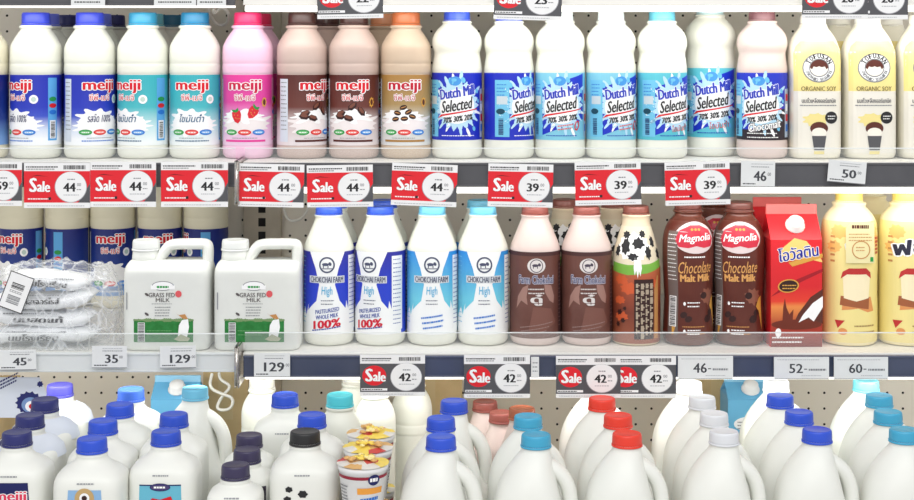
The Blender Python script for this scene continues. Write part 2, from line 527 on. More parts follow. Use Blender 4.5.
def label_splash(o, key, base, quad, zero, cocoa=False, light=False):
    """the blue label with the big milk splash"""
    R = .0383; A = Art(); W = R * PI * .985
    bm_ = mat('splash_base_' + key, base, rough=.35)
    A.rect(-W, .0285, W, .1292, bm_, 0)
    deep = mat('splash_deep', (30, 52, 190), rough=.35)
    if quad:
        A.poly([(-25 * K, pv(135)), (-25 * K, pv(87)), (26 * K, pv(72.5)), (26 * K, pv(118)), (0, pv(126))], deep, 1)
    if cocoa:
        A.poly([(-34 * K, pv(138.3)), (-34 * K, pv(128)), (-10 * K, pv(128)), (8 * K, pv(120)), (22 * K, pv(108)), (40 * K, pv(106)), (40 * K, pv(138.3))], mat('cocoa_dark', (46, 36, 44)), 1)
    rnd = random.Random(4); pale = mat('splash_pale', (186, 222, 242))
    for i in range(22):
        t = 2 * PI * i / 22; e = rnd.uniform(.9, 1.35)
        A.ell(20.5 * e * math.cos(t) * K, pv(104) + 21.5 * e * math.sin(t) * K, rnd.uniform(4.5, 7) * K, rnd.uniform(1.2, 2) * K, pale if i % 3 else WPRINT, 2, t, 10)
        A.ell(18 * math.cos(t) * K, pv(104) + 18.5 * math.sin(t) * K, 6 * K, 3 * K, pale, 2, t, 10)
    A.ell(0, pv(104.5), 19.5 * K, 19 * K, pale, 3, 0, 30); A.ell(0, pv(105), 18.5 * K, 17 * K, WPRINT, 4, .2, 30)
    for u, p, r in ((-20, 84, 2.2), (22, 90, 1.8), (24, 100, 1.6), (-22, 124, 2), (18, 127, 1.8), (-6, 80, 2.6), (6, 79, 2.2)):
        A.ell(u * K, pv(p), r * K, r * 1.4 * K, LBLUE, 4, .4, 10)
    A.ell(-2 * K, pv(80), 6 * K, 4.6 * K, mat('drop_blue', (70, 150, 220)), 4); A.ell(-3 * K, pv(79), 2.6 * K, 1.6 * K, LBLUE, 5)
    A.text('Dutch Mill', 0, pv(91), 37 * K, 10 * K, mat('mill_blue', (44, 62, 184)), 6, .06, .12, .16, (WPRINT, .05))
    A.text('Selected', 0, pv(103.5), 34 * K, 11.5 * K, mat('script_black', (40, 40, 40)), 6, .035, .42, .16)
    A.poly([(-21 * K, pv(117)), (-17 * K, pv(113.2)), (22 * K, pv(107)), (22 * K, pv(108)), (-15 * K, pv(114.6))], RED, 5)
    A.text('70% 30% 20%', 1 * K, pv(117), 31 * K, 5.6 * K, INK, 6, .05, .25, .13)
    pk = mat('coral_print', (224, 92, 88))
    if zero == '0':
        A.lines(-4 * K, 12 * K, pv(125), 2, 3.4 * K, pk, 5, .0016, .12); A.text('0', 16 * K, pv(124), 6 * K, 10 * K, RED, 6, .0, .2)
    elif zero:
        A.text(zero, 6 * K, pv(126), 20 * K, 6.5 * K, RED, 6, .0, .2, .1)
    if cocoa:
        A.text('Chocomalt', 4 * K, pv(124), 34 * K, 8 * K, WPRINT, 6, .03, .2, .16, (DBROWN, .05))
        A.lines(-14 * K, 18 * K, pv(132), 2, 4 * K, WPRINT, 5, .0014)
    else:
        A.lines(-16 * K, 20 * K, pv(134.2), 1, .002, WPRINT if not light else BLUE, 5, .0012)
    u0 = -R * 1.42
    A.rect(u0, pv(135), u0 + 15 * K, pv(79), mat('panel_cyan', (112, 192, 226)), 2)
    A.lines(u0 + 2 * K, u0 + 12 * K, pv(84), 4, 3.4 * K, MIDBLUE, 3, .0012)
    A.rect(u0 + 2 * K, pv(103), u0 + 13 * K, pv(95), mat('pale_box', (200, 212, 218)), 3); A.ell(u0 + 6 * K, pv(110), 4.6 * K, 2.8 * K, mat('seal_green', (20, 70, 90)), 4)
    A.barcode(u0 + 4 * K, pv(133), u0 + 9 * K, pv(117), NAVY, 4, True)
    u0 = R * 1.1
    A.rect(u0, pv(136), u0 + 9 * K, pv(88), mat('panel_grey', (176, 190, 208)), 2)
    for i in range(4): A.rect(u0 + 1.5 * K, pv(100 + i * 10), u0 + 7.5 * K, pv(93 + i * 10), (RED, WPRINT, RED, MIDBLUE)[i], 3)
    A.finish('label', wrap(chaikin(DPROF, 1), R), o, .004, .03)


def dmill(key, base, quad, zero, capc, body=WHITE, cocoa=False, light=False):
    o = bottle('milk_bottle', DPROF, body, capc, .0200, .0165)
    label_splash(o, key, base, quad, zero, cocoa, light)
    return o


P_DB = dmill('blue', (32, 48, 184), False, None, (60, 92, 216))
P_D0 = dmill('pale', (128, 198, 220), True, '0', (236, 244, 246), light=True)
P_DT = dmill('teal', (92, 190, 206), True, 'ไขมันต่ำ', (98, 184, 206), light=True)
P_DC = dmill('cocoa', (40, 56, 190), False, None, (120, 76, 82), BEIGEP, cocoa=True)


def tofu():
    prof = [(0, .030), (.001, .0355), (.006, .038), (.012, .0384), (.1, .0384), (.158, .0384), (.168, .0376), (.179, .0338), (.189, .0275), (.196, .0220), (.2, .0205), (.202, .0205)]
    o = thing('soy_milk_bottle', (0, 0, 0))
    secs = chaikin([(z, r, r, r * .97, 3.4 if z < .16 else 2.2) for z, r in prof], 1)
    obj('body', loft(secs, 48, 0), CREAMP, o)
    obj('cap', cap_bm(.0195, .0165), capmat((246, 244, 236)), o, loc=(0, 0, .2))
    A = Art(); ye = mat('soy_yellow', (236, 220, 146), rough=.4); W = .0352
    A.poly([(-W, pv(90)), (W, pv(90)), (W, pv(53)), (W * .9, pv(46)), (W * .7, pv(40.5)), (-W * .7, pv(40.5)), (-W * .9, pv(46)), (-W, pv(53))], ye, 0)
    A.rect(-W, pv(151), W, pv(90), mat('soy_white', (231, 227, 216), rough=.4), 0)
    cv = pv(67)
    A.ell(0, cv, 16 * K, 14.5 * K, GREYINK, 1, 0, 28); A.ell(0, cv, 14.9 * K, 13.4 * K, WPRINT, 2, 0, 28)
    A.ell(0, cv, 9.8 * K, 9.1 * K, GREYINK, 3, 0, 24); A.ell(0, cv, 8.8 * K, 8.1 * K, mat('soy_face', (244, 238, 226)), 4, 0, 24)
    A.poly([(8.8 * math.cos(PI * i / 14) * K, cv + 8.1 * math.sin(PI * i / 14) * K) for i in range(15)] + [(-7 * K, cv - 1.5 * K), (-5.5 * K, cv + 1.4 * K), (-2.6 * K, cv + .6 * K), (0, cv + 1.6 * K), (2.6 * K, cv + .6 * K), (5.5 * K, cv + 1.4 * K), (7 * K, cv - 1.5 * K)], BROWN, 5)
    A.arc('TOFUSAN', 0, cv, 11.9 * K, 150, 30, 4.6 * K, INK, 4, .05)
    A.arc('ORGANIC SOYMILK', 0, cv, 11.7 * K, 200, 340, 3 * K, GREYINK, 4, .05)
    A.text('ORGANIC SOY', 0, pv(87.5), 34 * K, 4.4 * K, mat('soy_ink', (120, 104, 60)), 4, .02)
    A.text('นมถั่วเหลืองออร์แกนิค', 0, pv(99), 33 * K, 5 * K, DARKGREY, 3, .03); A.lines(-18 * K, 19 * K, pv(104.5), 1, .002, GREYINK, 3, .0015)
    # a plain cup-shaped badge in the picture's place on the pack
    A.splash(-3 * K, pv(118), 11 * K, 6 * K, ye, 1, 9, 1.3, 2)
    A.ell(12 * K, pv(116), 6.2 * K, 6 * K, INK, 2); A.lines(8.5 * K, 16 * K, pv(115), 2, 2.6 * K, WPRINT, 3, .0013)
    A.ell(0, pv(126.5), 8.8 * K, 6.4 * K, BROWN, 2); A.ell(0, pv(130.5), 7.2 * K, 4.6 * K, mat('soy_face', (244, 238, 226)), 3)
    A.poly([(-5 * K, pv(148)), (-7 * K, pv(134)), (7 * K, pv(134)), (5 * K, pv(148))], DARKGREY, 4); A.rect(-1 * K, pv(146), 1 * K, pv(138), WPRINT, 3); A.rect(-3 * K, pv(140.5), 3 * K, pv(138.5), WPRINT, 3)
    A.rect(-5 * K, pv(152), 5 * K, pv(149), ye, 2)
    A.finish('label', front(secs), o, .005, .006)
    return o


P_T = tofu()


def farm(key, bmat, capc, col=None, red=True):
    o = bottle('milk_bottle', CPROF, bmat, capc, .0204, .0135)
    R = .0392; A = Art(); W = R * PI * .985; q = lambda py: (345 - py) * K
    if key != 'brown':
        A.rect(-W, q(333), W, q(252), grad('farm_blend_' + key, col), 0)
        wp = mat('farm_white', (240, 242, 242))
        A.poly([(-19 * K, q(252)), (-12 * K, q(268)), (-8 * K, q(284)), (-11 * K, q(300)), (-22 * K, q(310)), (-21 * K, q(303)), (-25 * K, q(315)), (-28 * K, q(307)), (-36 * K, q(318)), (-36 * K, q(333)),
                (36 * K, q(333)), (36 * K, q(316)), (27 * K, q(304)), (25 * K, q(312)), (21 * K, q(300)), (20 * K, q(308)), (13 * K, q(300)), (8 * K, q(284)), (12 * K, q(268)), (19 * K, q(252))], wp, 1)
        A.rect(-19.5 * K, q(282.5), 18.5 * K, q(275.5), mat('farm_band', (214, 218, 222)), 2)
        ink = mat('farm_ink', (74, 80, 106))
        A.ring(0, q(264.5), 8 * K, 6.4 * K, ink, 3); A.ell(-1.5 * K, q(264), 3.4 * K, 1.5 * K, ink, 3); A.ell(3 * K, q(263.5), 1.5 * K, 1.9 * K, ink, 3, .5); A.rect(-4 * K, q(267.5), -3 * K, q(264), ink, 3); A.rect(.6 * K, q(267.5), 1.5 * K, q(264), ink, 3); A.rect(-6.4 * K, q(268.6), 6.4 * K, q(267.8), ink, 3)
        A.text('CHOKCHAI FARM', -.5 * K, q(279), 35 * K, 5.6 * K, ink, 4, .035)
        A.text('High', 0, q(291), 11 * K, 10.5 * K, mat('farm_high', (60, 170, 214)), 4, .01, .1)
        A.lines(-6 * K, 7 * K, q(300), 2, 3.4 * K, ink, 4, .0013)
        if red:
            bl = mat('farm_blue_ink', (44, 74, 160))
            A.text('PASTEURIZED', 0, q(309.5), 25 * K, 4 * K, bl, 4, .03, .2, .14); A.text('WHOLE MILK', 0, q(315), 23 * K, 4 * K, bl, 4, .03, .2, .14)
            A.text('100%', -.5 * K, q(322.5), 29 * K, 8 * K, mat('farm_red', (206, 28, 54)), 4, .045, .1, .12)
            A.lines(-16 * K, 17 * K, q(330), 1, .001, bl, 4, .0018, .14)
        else:
            for i in range(3): A.lines((-11 + i) * K, (14 - i) * K, q(318 + i * 5), 1, .001, MIDBLUE, 4, .0026, .14)
        u0 = R * .92
        A.rect(u0, q(329), u0 + 14 * K, q(256), wp, 2); A.lines(u0 + 1.5 * K, u0 + 12.5 * K, q(260), 16, 4.2 * K, mat('farm_small', (90, 110, 170)), 3, .0012)
        u0 = -R * 1.35
        A.lines(u0, u0 + 9 * K, q(258), 15, 4.6 * K, LBLUE, 2, .0012)
    else:
        A.rect(-W, q(337), W, q(252), mat('farm_brown', (104, 66, 58), rough=.35, noise=.025, nscale=30), 0)
        A.rect(-W, q(256), W, q(252), mat('farm_brown_dark', (72, 44, 44)), 1)
        pl = mat('farm_pale_brown', (160, 122, 112))
        A.poly([(-22 * K, q(308)), (-20 * K, q(296)), (-14 * K, q(287)), (-8 * K, q(284)), (-10 * K, q(296)), (-9 * K, q(304)), (-16 * K, q(300))], pl, 1)
        A.poly([(20 * K, q(296)), (16 * K, q(285)), (8 * K, q(284)), (9 * K, q(292)), (14 * K, q(300)), (19 * K, q(303))], pl, 1)
        A.poly([(-8 * K, q(330)), (-3 * K, q(306)), (3 * K, q(306)), (16 * K, q(308)), (22 * K, q(322)), (8 * K, q(330))], mat('farm_mid_brown', (122, 80, 70)), 1)
        wt = mat('farm_offwhite', (220, 214, 212)); dk = mat('farm_emblem', (74, 66, 82))
        A.ell(0, q(265.5), 9.2 * K, 7.4 * K, wt, 3); A.ring(0, q(265.5), 6.6 * K, 5.8 * K, dk, 4); A.ell(-1 * K, q(265), 3.2 * K, 1.4 * K, dk, 4); A.ell(3 * K, q(264.3), 1.3 * K, 1.7 * K, dk, 4, .5); A.rect(-3.4 * K, q(268), -2.6 * K, q(265), dk, 4); A.rect(.6 * K, q(268), 1.4 * K, q(265), dk, 4)
        A.text('Farm Chokchai', 0, q(279), 37 * K, 8 * K, mat('farm_slate', (78, 82, 110)), 5, .03, 0, 0, (mat('farm_lilac', (196, 194, 210)), .06))
        A.text('ดู๋', 0, q(299), 12 * K, 11 * K, wt, 5, .04); A.lines(-8 * K, 9 * K, q(289), 2, 4 * K, wt, 4, .0018)
        for i in range(3): A.lines((-17 + i) * K, (20 - 3 * i) * K, q(327 + i * 3.4), 1, .001, mat('farm_dull', (150, 126, 122)), 4, .0013, .16)
        u0 = R * 1.05
        A.rect(u0, q(334), u0 + 9 * K, q(262), mat('farm_brown_dark', (72, 44, 44)), 2); A.lines(u0 + K, u0 + 8 * K, q(266), 16, 4 * K, mat('farm_dull', (150, 126, 122)), 3, .001)
    A.finish('label', wrap(chaikin(CPROF, 1), R), o, .0045, .008)
    # little dated line on the shoulder
    return o


P_CB = farm('blue', WHITE, (54, 92, 206), [(.018, (36, 70, 200)), (.09, (34, 60, 196)), (.141, (44, 44, 150))])
P_CL = farm('light', WHITE, LCAP, [(.018, (70, 190, 216)), (.07, (110, 200, 224)), (.141, (44, 138, 216))], False)
P_CN = farm('brown', BEIGEP, REDBR)


def cow():
    o = bottle('milk_bottle', KPROF, milky('malt_cream_plastic', (222, 206, 178)), (136, 78, 68), .0198, .0135)
    R = .0365; A = Art(); W = R * PI * .985; q = lambda py: (345 - py) * K
    A.rect(-W, q(342.5), W, q(263), grad('cow_blend', [(.01, (150, 84, 58)), (.05, (120, 56, 40)), (.1, (176, 84, 52)), (.125, (190, 110, 70))]), 0)
    A.rect(-W, q(268), W, q(228), mat('cow_cream', (226, 216, 190)), 0)
    A.poly([(-30 * K, q(272)), (-30 * K, q(263)), (-10 * K, q(265)), (12 * K, q(264)), (30 * K, q(260)), (30 * K, q(268)), (10 * K, q(273)), (-10 * K, q(275))], mat('grass_green', (120, 176, 70)), 1)
    A.splash(-5 * K, q(247), 19 * K, 13 * K, WPRINT, 2, 12, 1.14, 5)
    for u, p, a, b, r in ((-14, 247, 6, 9, .4), (1, 244, 8, 6, -.3), (-5, 257, 6, 4, .2), (12, 253, 4, 7, .3), (-15, 236, 6, 4, 0), (7, 235, 5, 4, .8), (20, 243, 4, 6, 0), (-24, 252, 4, 6, 0), (27, 255, 4, 6, 0)):
        A.splash(u * K, q(p), a * K * .8, b * K * .8, INK, 3, 7, 1.35, int(a * 7 + b), r)
    A.poly([(-3 * K, q(258)), (3 * K, q(258)), (4 * K, q(268)), (2.5 * K, q(276)), (1.2 * K, q(270)), (0, q(278)), (-1.5 * K, q(270)), (-3 * K, q(275)), (-4 * K, q(267))], WPRINT, 3)
    for u, p, r, t in ((-17, 280, 7, .3), (-8, 288, 9, -.2), (15, 283, 7, .5), (-19, 300, 6, .9), (-17, 316, 7, .4)):
        A.splash(u * K, q(p), r * K, r * .6 * K, mat('cow_orange', (206, 92, 52)), 1, 8, 1.3, int(p), t)
    for u, p, r in ((-19, 312, 2.4), (-15, 320, 2.2), (-21, 324, 2), (-13, 308, 1.6)): A.splash(u * K, q(p), r * K, r * K, DBROWN, 2, 6, 1.5, int(p))
    A.rect(-3.5 * K, q(338), 17 * K, q(279), DBROWN, 2)
    rnd = random.Random(3)
    kw = mat('cow_words', (176, 160, 140))
    for j in range(4):
        v = 283
        while v < 334:
            w = rnd.uniform(3, 7); u = (-1.8 + j * 4.8) * K
            A.rect(u, q(v + w), u + rnd.uniform(.8, 3.4) * K, q(v), kw, 3); A.rect(u, q(v + w * .6), u + 3.6 * K, q(v + w * .35), kw, 3); v += w + 1.4
    A.poly([(18 * K, q(338)), (18 * K, q(290)), (22 * K, q(276)), (24 * K, q(276)), (24 * K, q(338))], TAN, 2)
    A.finish('label', wrap(chaikin(KPROF, 1), R), o, .0045, .006)
    return o


P_K = cow()


def maltbottle():
    o = bottle('chocolate_milk_bottle', GPROF, mat('malt_sleeve', (100, 52, 40), rough=.25, spec=.5, noise=.03, nscale=14, coat=.3), (108, 60, 52), .0205, .0135)
    R = .0388; A = Art(); q = lambda py: (345 - py) * K
    A.rect(-R * 2.9, q(336), R * 2.9, q(222), mat('malt_brown', (96, 46, 36), rough=.28, noise=.03, nscale=20), 0)
    A.ell(0, q(238), 23.5 * K, 15.5 * K, mat('malt_silver', (222, 206, 206)), 1, 0, 30)
    A.poly([(-22 * K, q(240)), (-18 * K, q(231)), (-6 * K, q(226)), (6 * K, q(226)), (18 * K, q(231)), (22 * K, q(240)), (18 * K, q(247)), (8 * K, q(248)), (0, q(246)), (-8 * K, q(248)), (-18 * K, q(247))], mat('malt_red', (206, 50, 70), rough=.35), 2)
    A.text('Magnolia', 0, q(239), 36 * K, 9.5 * K, WPRINT, 4, .025, .3, .06)
    for u in (-4, 0, 4): A.ell(u * K, q(230), 1.5 * K, 1.2 * K, GOLD, 3)
    A.lines(-12 * K, 12 * K, q(257.5), 1, .001, WPRINT, 3, .002)
    A.text('Chocolate', 0, q(267), 36 * K, 11.5 * K, mat('malt_gold', (222, 164, 96)), 4, .005, .35, .03)
    A.text('Malt Milk', 0, q(277.5), 33 * K, 7.2 * K, mat('malt_gold', (222, 164, 96)), 4, .05, 0, .02)
    A.splash(14 * K, q(296), 8 * K, 7 * K, mat('malt_swirl', (140, 86, 68)), 1, 9, 1.4, 3); A.ell(9 * K, q(295), 4 * K, 3.4 * K, DBROWN, 2)
    for u, p in ((-12, 303), (-12, 330)): A.ell(u * K, q(p), 1.3 * K, 1.8 * K, WPRINT, 3); A.lines((u + 3) * K, (u + 17) * K, q(p - .5), 2, 3.6 * K, WPRINT, 3, .0017)
    A.lines(-14 * K, 10 * K, q(326), 1, .001, TAN, 3, .0015); A.lines(-10 * K, 12 * K, q(333), 1, .001, TAN, 3, .0015)
    for u, p, r in ((-13, 314, 4), (-8, 318, 4), (14, 318, 5), (18, 312, 4)): A.ell(u * K, q(p), r * K, r * .8 * K, DBROWN, 2, .4, 7)
    A.poly([(-26 * K, q(334)), (-26 * K, q(302)), (-22 * K, q(310)), (-21 * K, q(322)), (-24 * K, q(334))], GOLD, 1)
    A.poly([(22 * K, q(312)), (18 * K, q(306)), (22 * K, q(298)), (26 * K, q(296)), (26 * K, q(330))], GOLD, 1)
    u0 = -R * 1.25
    A.rect(u0, q(334), u0 + 13 * K, q(232), mat('malt_panel', (110, 96, 92)), 1); A.lines(u0 + K, u0 + 12 * K, q(236), 12, 4 * K, PAPER, 2, .0012)
    A.rect(u0 + 2 * K, q(326), u0 + 11 * K, q(296), PAPER, 2); A.barcode(u0 + 3 * K, q(325), u0 + 10 * K, q(297), INK, 3, True)
    A.finish('label', wrap(chaikin(GPROF, 1), R), o, .0045, .006)
    return o


P_G = maltbottle()


def yellow(neck_tag, letters):
    o = bottle('soy_milk_bottle', YPROF, milky('pale_yellow_plastic', (244, 232, 188)), CRMC, .0205, .018)
    R = .0415; A = Art(); q = lambda py: (345 - py) * K
    A.rect(-R * 2.9, q(341), R * 2.9, q(222), mat('toast_yellow', (240, 224, 150), rough=.35), 0)
    for u, p, r in ((-17, 232, 8), (-22, 247, 7), (19, 230, 8), (25, 240, 6)): A.splash(u * K, q(p), r * K, r * .8 * K, mat('toast_peach', (238, 190, 110)), 1, 9, 1.25, int(p))
    A.text(letters, -4 * K, q(247), (12 if len(letters) == 1 else 34) * K, 15 * K, mat('toast_navy', (40, 40, 60)), 4, .035, 0, .08, (WPRINT, .07))
    if len(letters) > 1: A.ell(14 * K, q(246), 5 * K, 4.6 * K, GOLD, 5); A.ell(14 * K, q(246), 2.6 * K, 2.4 * K, DBROWN, 6)
    # a plain slice of bread in front of a brown swirl
    A.poly([(-14 * K, q(309)), (-13 * K, q(296)), (16 * K, q(296)), (20 * K, q(310)), (12 * K, q(311)), (2 * K, q(307))], mat('toast_orange', (222, 150, 90)), 1)
    A.poly([(-16 * K, q(304)), (-15 * K, q(295)), (14 * K, q(296)), (13 * K, q(308)), (0, q(306))], mat('toast_brown', (160, 92, 56)), 2)
    A.poly([(-12 * K, q(297)), (-13 * K, q(276)), (-9 * K, q(270)), (12 * K, q(270)), (15 * K, q(276)), (13 * K, q(297)), (0, q(300))], mat('toast_cream', (248, 234, 196)), 3)
    A.poly([(-15 * K, q(278)), (-13 * K, q(271)), (-7 * K, q(267.5)), (10 * K, q(267.5)), (15 * K, q(272)), (16 * K, q(278)), (10 * K, q(273.5)), (-9 * K, q(273.5))], mat('toast_red', (190, 50, 50)), 4)
    A.poly([(-21 * K, q(319)), (-11 * K, q(319)), (-18 * K, q(327))], mat('toast_red', (190, 50, 50)), 3); A.ell(-13 * K, q(330), 4.4 * K, 3.4 * K, mat('toast_orange', (222, 150, 90)), 3)
    A.lines(-2 * K, 22 * K, q(325), 2, 6 * K, mat('toast_ink', (170, 140, 90)), 3, .0022)
    for i in range(5): A.rect(-26 * K, q(262 - i * 6), -21 * K, q(260 - i * 6), TAN, 1)
    A.lines(23 * K, 30 * K, q(240), 5, 3.6 * K, mat('toast_red', (190, 50, 50)), 3, .0034)
    A.finish('label', wrap(chaikin(YPROF, 1), R), o, .0045, .006)
    if neck_tag:
        T = Art(); y = mat('neck_card', (232, 222, 170), rough=.5)
        T.poly([(-11 * K, q(262)), (17 * K, q(262)), (17 * K, q(222)), (-6 * K, q(222)), (-11 * K, q(228))], y, 0)
        T.lines(-5 * K, 12 * K, q(228), 1, .001, BROWN, 2, .005); T.lines(-8 * K, 15 * K, q(234), 3, 3 * K, TAN, 2, .0012)
        T.ring(4 * K, q(249), 9 * K, 8 * K, TAN, 2); T.lines(-1 * K, 9 * K, q(247), 2, 3 * K, TAN, 2, .0014)
        T.rect(13 * K, q(260.5), 16 * K, q(256), GREEN, 2)
        T.finish('neck_tag', flat(-.0445), o, .05)
    return o


P_Y1 = yellow(True, 'ฟ'); P_Y2 = yellow(False, 'ฟอ')


def carton(name, w, d, h, gable, mside, mtop, art, capc=None, fin=.014):
    o = thing(name, (0, 0, 0))
    bm = bmesh.new(); a, b = w / 2, d / 2
    # base box, then the two roof slopes folded up to the sealed fin
    v = [bm.verts.new(p) for p in ((-a, -b, 0), (a, -b, 0), (a, b, 0), (-a, b, 0), (-a, -b, h), (a, -b, h), (a, b, h), (-a, b, h),
                                   (-a, -.0015, h + gable), (a, -.0015, h + gable), (a, .0015, h + gable), (-a, .0015, h + gable),
                                   (-a + .012, 0, h + gable * .55), (a - .012, 0, h + gable * .55))]
    for f in ((3, 2, 1, 0), (0, 1, 5, 4), (1, 2, 6, 5), (2, 3, 7, 6), (3, 0, 4, 7), (4, 5, 9, 8), (6, 7, 11, 10), (5, 6, 13), (5, 13, 9), (6, 10, 13), (7, 4, 12), (4, 8, 12), (7, 12, 11), (8, 9, 10, 11), (9, 13, 10), (8, 11, 12)):
        bm.faces.new([v[i] for i in f])
    obj('body', bm, mside, o, smooth=False)
    bm = bmesh.new(); box(bm, -a, a, -.0022, .0022, h + gable - .0015, h + gable + fin, .0007)
    obj('gable_fin', bm, mtop, o, smooth=False)
    if capc:
        c = obj('cap', lathe([(0, .0148), (.002, .0148), (.003, .0122), (.011, .012), (.0125, .010), (.0126, .001)], 36, 0, 2, .02), capmat(capc), o)
        sl = math.atan2(gable, b); t = .52
        c.rotation_euler = (PI / 2 - math.atan2(b, gable), 0, 0); c.location = (.002, -b * (1 - t) - .0003, h + gable * t + .0005)
    A = Art(); art(A, w, h); A.finish('label', flat(-b), o, .2, None, .0003, .00012)
    return o


def art_choc(A, w, h):
    q = lambda py: (345 - py) * K; a = w / 2 - .0004
    A.rect(-a, q(345), a, q(240.5), grad('carton_red', [(0, (120, 40, 30)), (.03, (170, 52, 34)), (.06, (232, 140, 70)), (.068, (226, 60, 40)), (.09, (214, 30, 38)), (.166, (222, 34, 44))]), 0)
    A.poly([(-16 * K, q(262)), (-14 * K, q(248)), (-2 * K, q(238)), (10 * K, q(241)), (24 * K, q(258)), (26 * K, q(262)), (10 * K, q(258))], mat('carton_glow', (250, 206, 120)), 1)
    A.text('โอวัลติน', 2 * K, q(252), 40 * K, 13 * K, mat('carton_blue', (40, 44, 150)), 4, .03, .1, .16, (WPRINT, .04))
    A.poly([(-8 * K, q(262)), (26 * K, q(253)), (26 * K, q(257)), (-4 * K, q(266))], GOLD, 2)
    A.poly([(-26 * K, q(296)), (-10 * K, q(283)), (26 * K, q(268)), (26 * K, q(271)), (-8 * K, q(287))], mat('carton_dark_red', (160, 20, 34)), 2)
    A.ell(-8 * K, q(285), 10.5 * K, 6.6 * K, GOLD, 3, .12); A.ell(-8 * K, q(285), 9.2 * K, 5.5 * K, DBROWN, 4, .12); A.lines(-14 * K, 0, q(285), 2, 3 * K, GOLD, 5, .0016)
    A.poly([(26 * K, q(288)), (14 * K, q(296)), (2 * K, q(312)), (-4 * K, q(324)), (26 * K, q(322))], BROWN, 2)
    A.poly([(26 * K, q(295)), (16 * K, q(302)), (6 * K, q(314)), (2 * K, q(321)), (12 * K, q(316)), (17 * K, q(320)), (26 * K, q(306))], WPRINT, 3)
    A.ell(0, q(323), 27 * K if False else 25 * K, 5 * K, mat('carton_choc', (110, 44, 28)), 2)
    A.poly([(-14 * K, q(322)), (-13 * K, q(306)), (-11.5 * K, q(297)), (-10 * K, q(306)), (-7 * K, q(313)), (-3 * K, q(308)), (-4 * K, q(322))], mat('carton_choc', (110, 44, 28)), 3)
    A.ell(-18 * K, q(331), 3 * K, 4.4 * K, WPRINT, 3); A.lines(-24 * K, 8 * K, q(336.5), 2, 4.4 * K, WPRINT, 3, .0022)


P_O = carton('chocolate_milk_carton', .077, .066, .160, .036, mat('carton_red_board', (222, 40, 48), rough=.35), mat('carton_fin_red', (236, 112, 108), rough=.4), art_choc, (238, 232, 228))


def art_blue(A, w, h):
    a = w / 2 - .0004
    A.rect(-a, .01, a, h - .002, mat('carton_sky', (112, 186, 226), rough=.4), 0)
    A.ell(-.002, h - .04, .026, .012, WPRINT, 1); A.lines(-.022, .018, h - .038, 3, .005, GREYINK, 2, .0018)
    A.poly([(-a, h - .07), (-a, h - .055), (0, h - .06), (a, h - .05), (a, h - .07)], WPRINT, 1); A.lines(-.03, .03, h - .09, 3, .006, WPRINT, 1, .002)


P_BC = carton('milk_carton', .074, .07, .195, .02, mat('carton_sky_board', (104, 178, 220), rough=.4), mat('carton_sky_fin', (150, 204, 232)), art_blue, (236, 236, 236), .01)

# ------------------------------------------------------------------ jugs
def jug(capc):
    """big handled jug, its handle a loop on the right side"""
    o = thing('milk_jug', (0, 0, 0))
    n = 3.2
    secs = [(0, .046, .046, .040, n), (.001, .052, .052, .046, n), (.008, .056, .056, .0468, n), (.10, .056, .056, .0468, n), (.128, .056, .054, .0468, n), (.145, .0555, .040, .0465, 2.9), (.165, .0545, .033, .046, 2.7),
            (.185, .050, .0285, .0435, 2.4), (.203, .0415, .025, .038, 2.1), (.217, .0315, .0215, .030, 2), (.226, .0235, .0195, .0235, 2), (.230, .020, .0192, .0195, 2), (.234, .0185, .0185, .0185, 2), (.243, .0185, .0185, .0185, 2)]
    secs = chaikin(secs, 2)
    obj('body', loft(secs, 44, 0), JUGW, o)
    bm = bmesh.new()
    tube(bm, [(.004, 0, .216), (.020, 0, .2105), (.036, 0, .197), (.0445, 0, .176), (.0455, 0, .146), (.042, 0, .122), (.032, 0, .108)], .0098, 18, .0145, 3)
    obj('handle', bm, JUGW, o)
    obj('cap', cap_bm(.0195, .0168, .88), capmat(capc), o, loc=(0, 0, .2355))
    return o


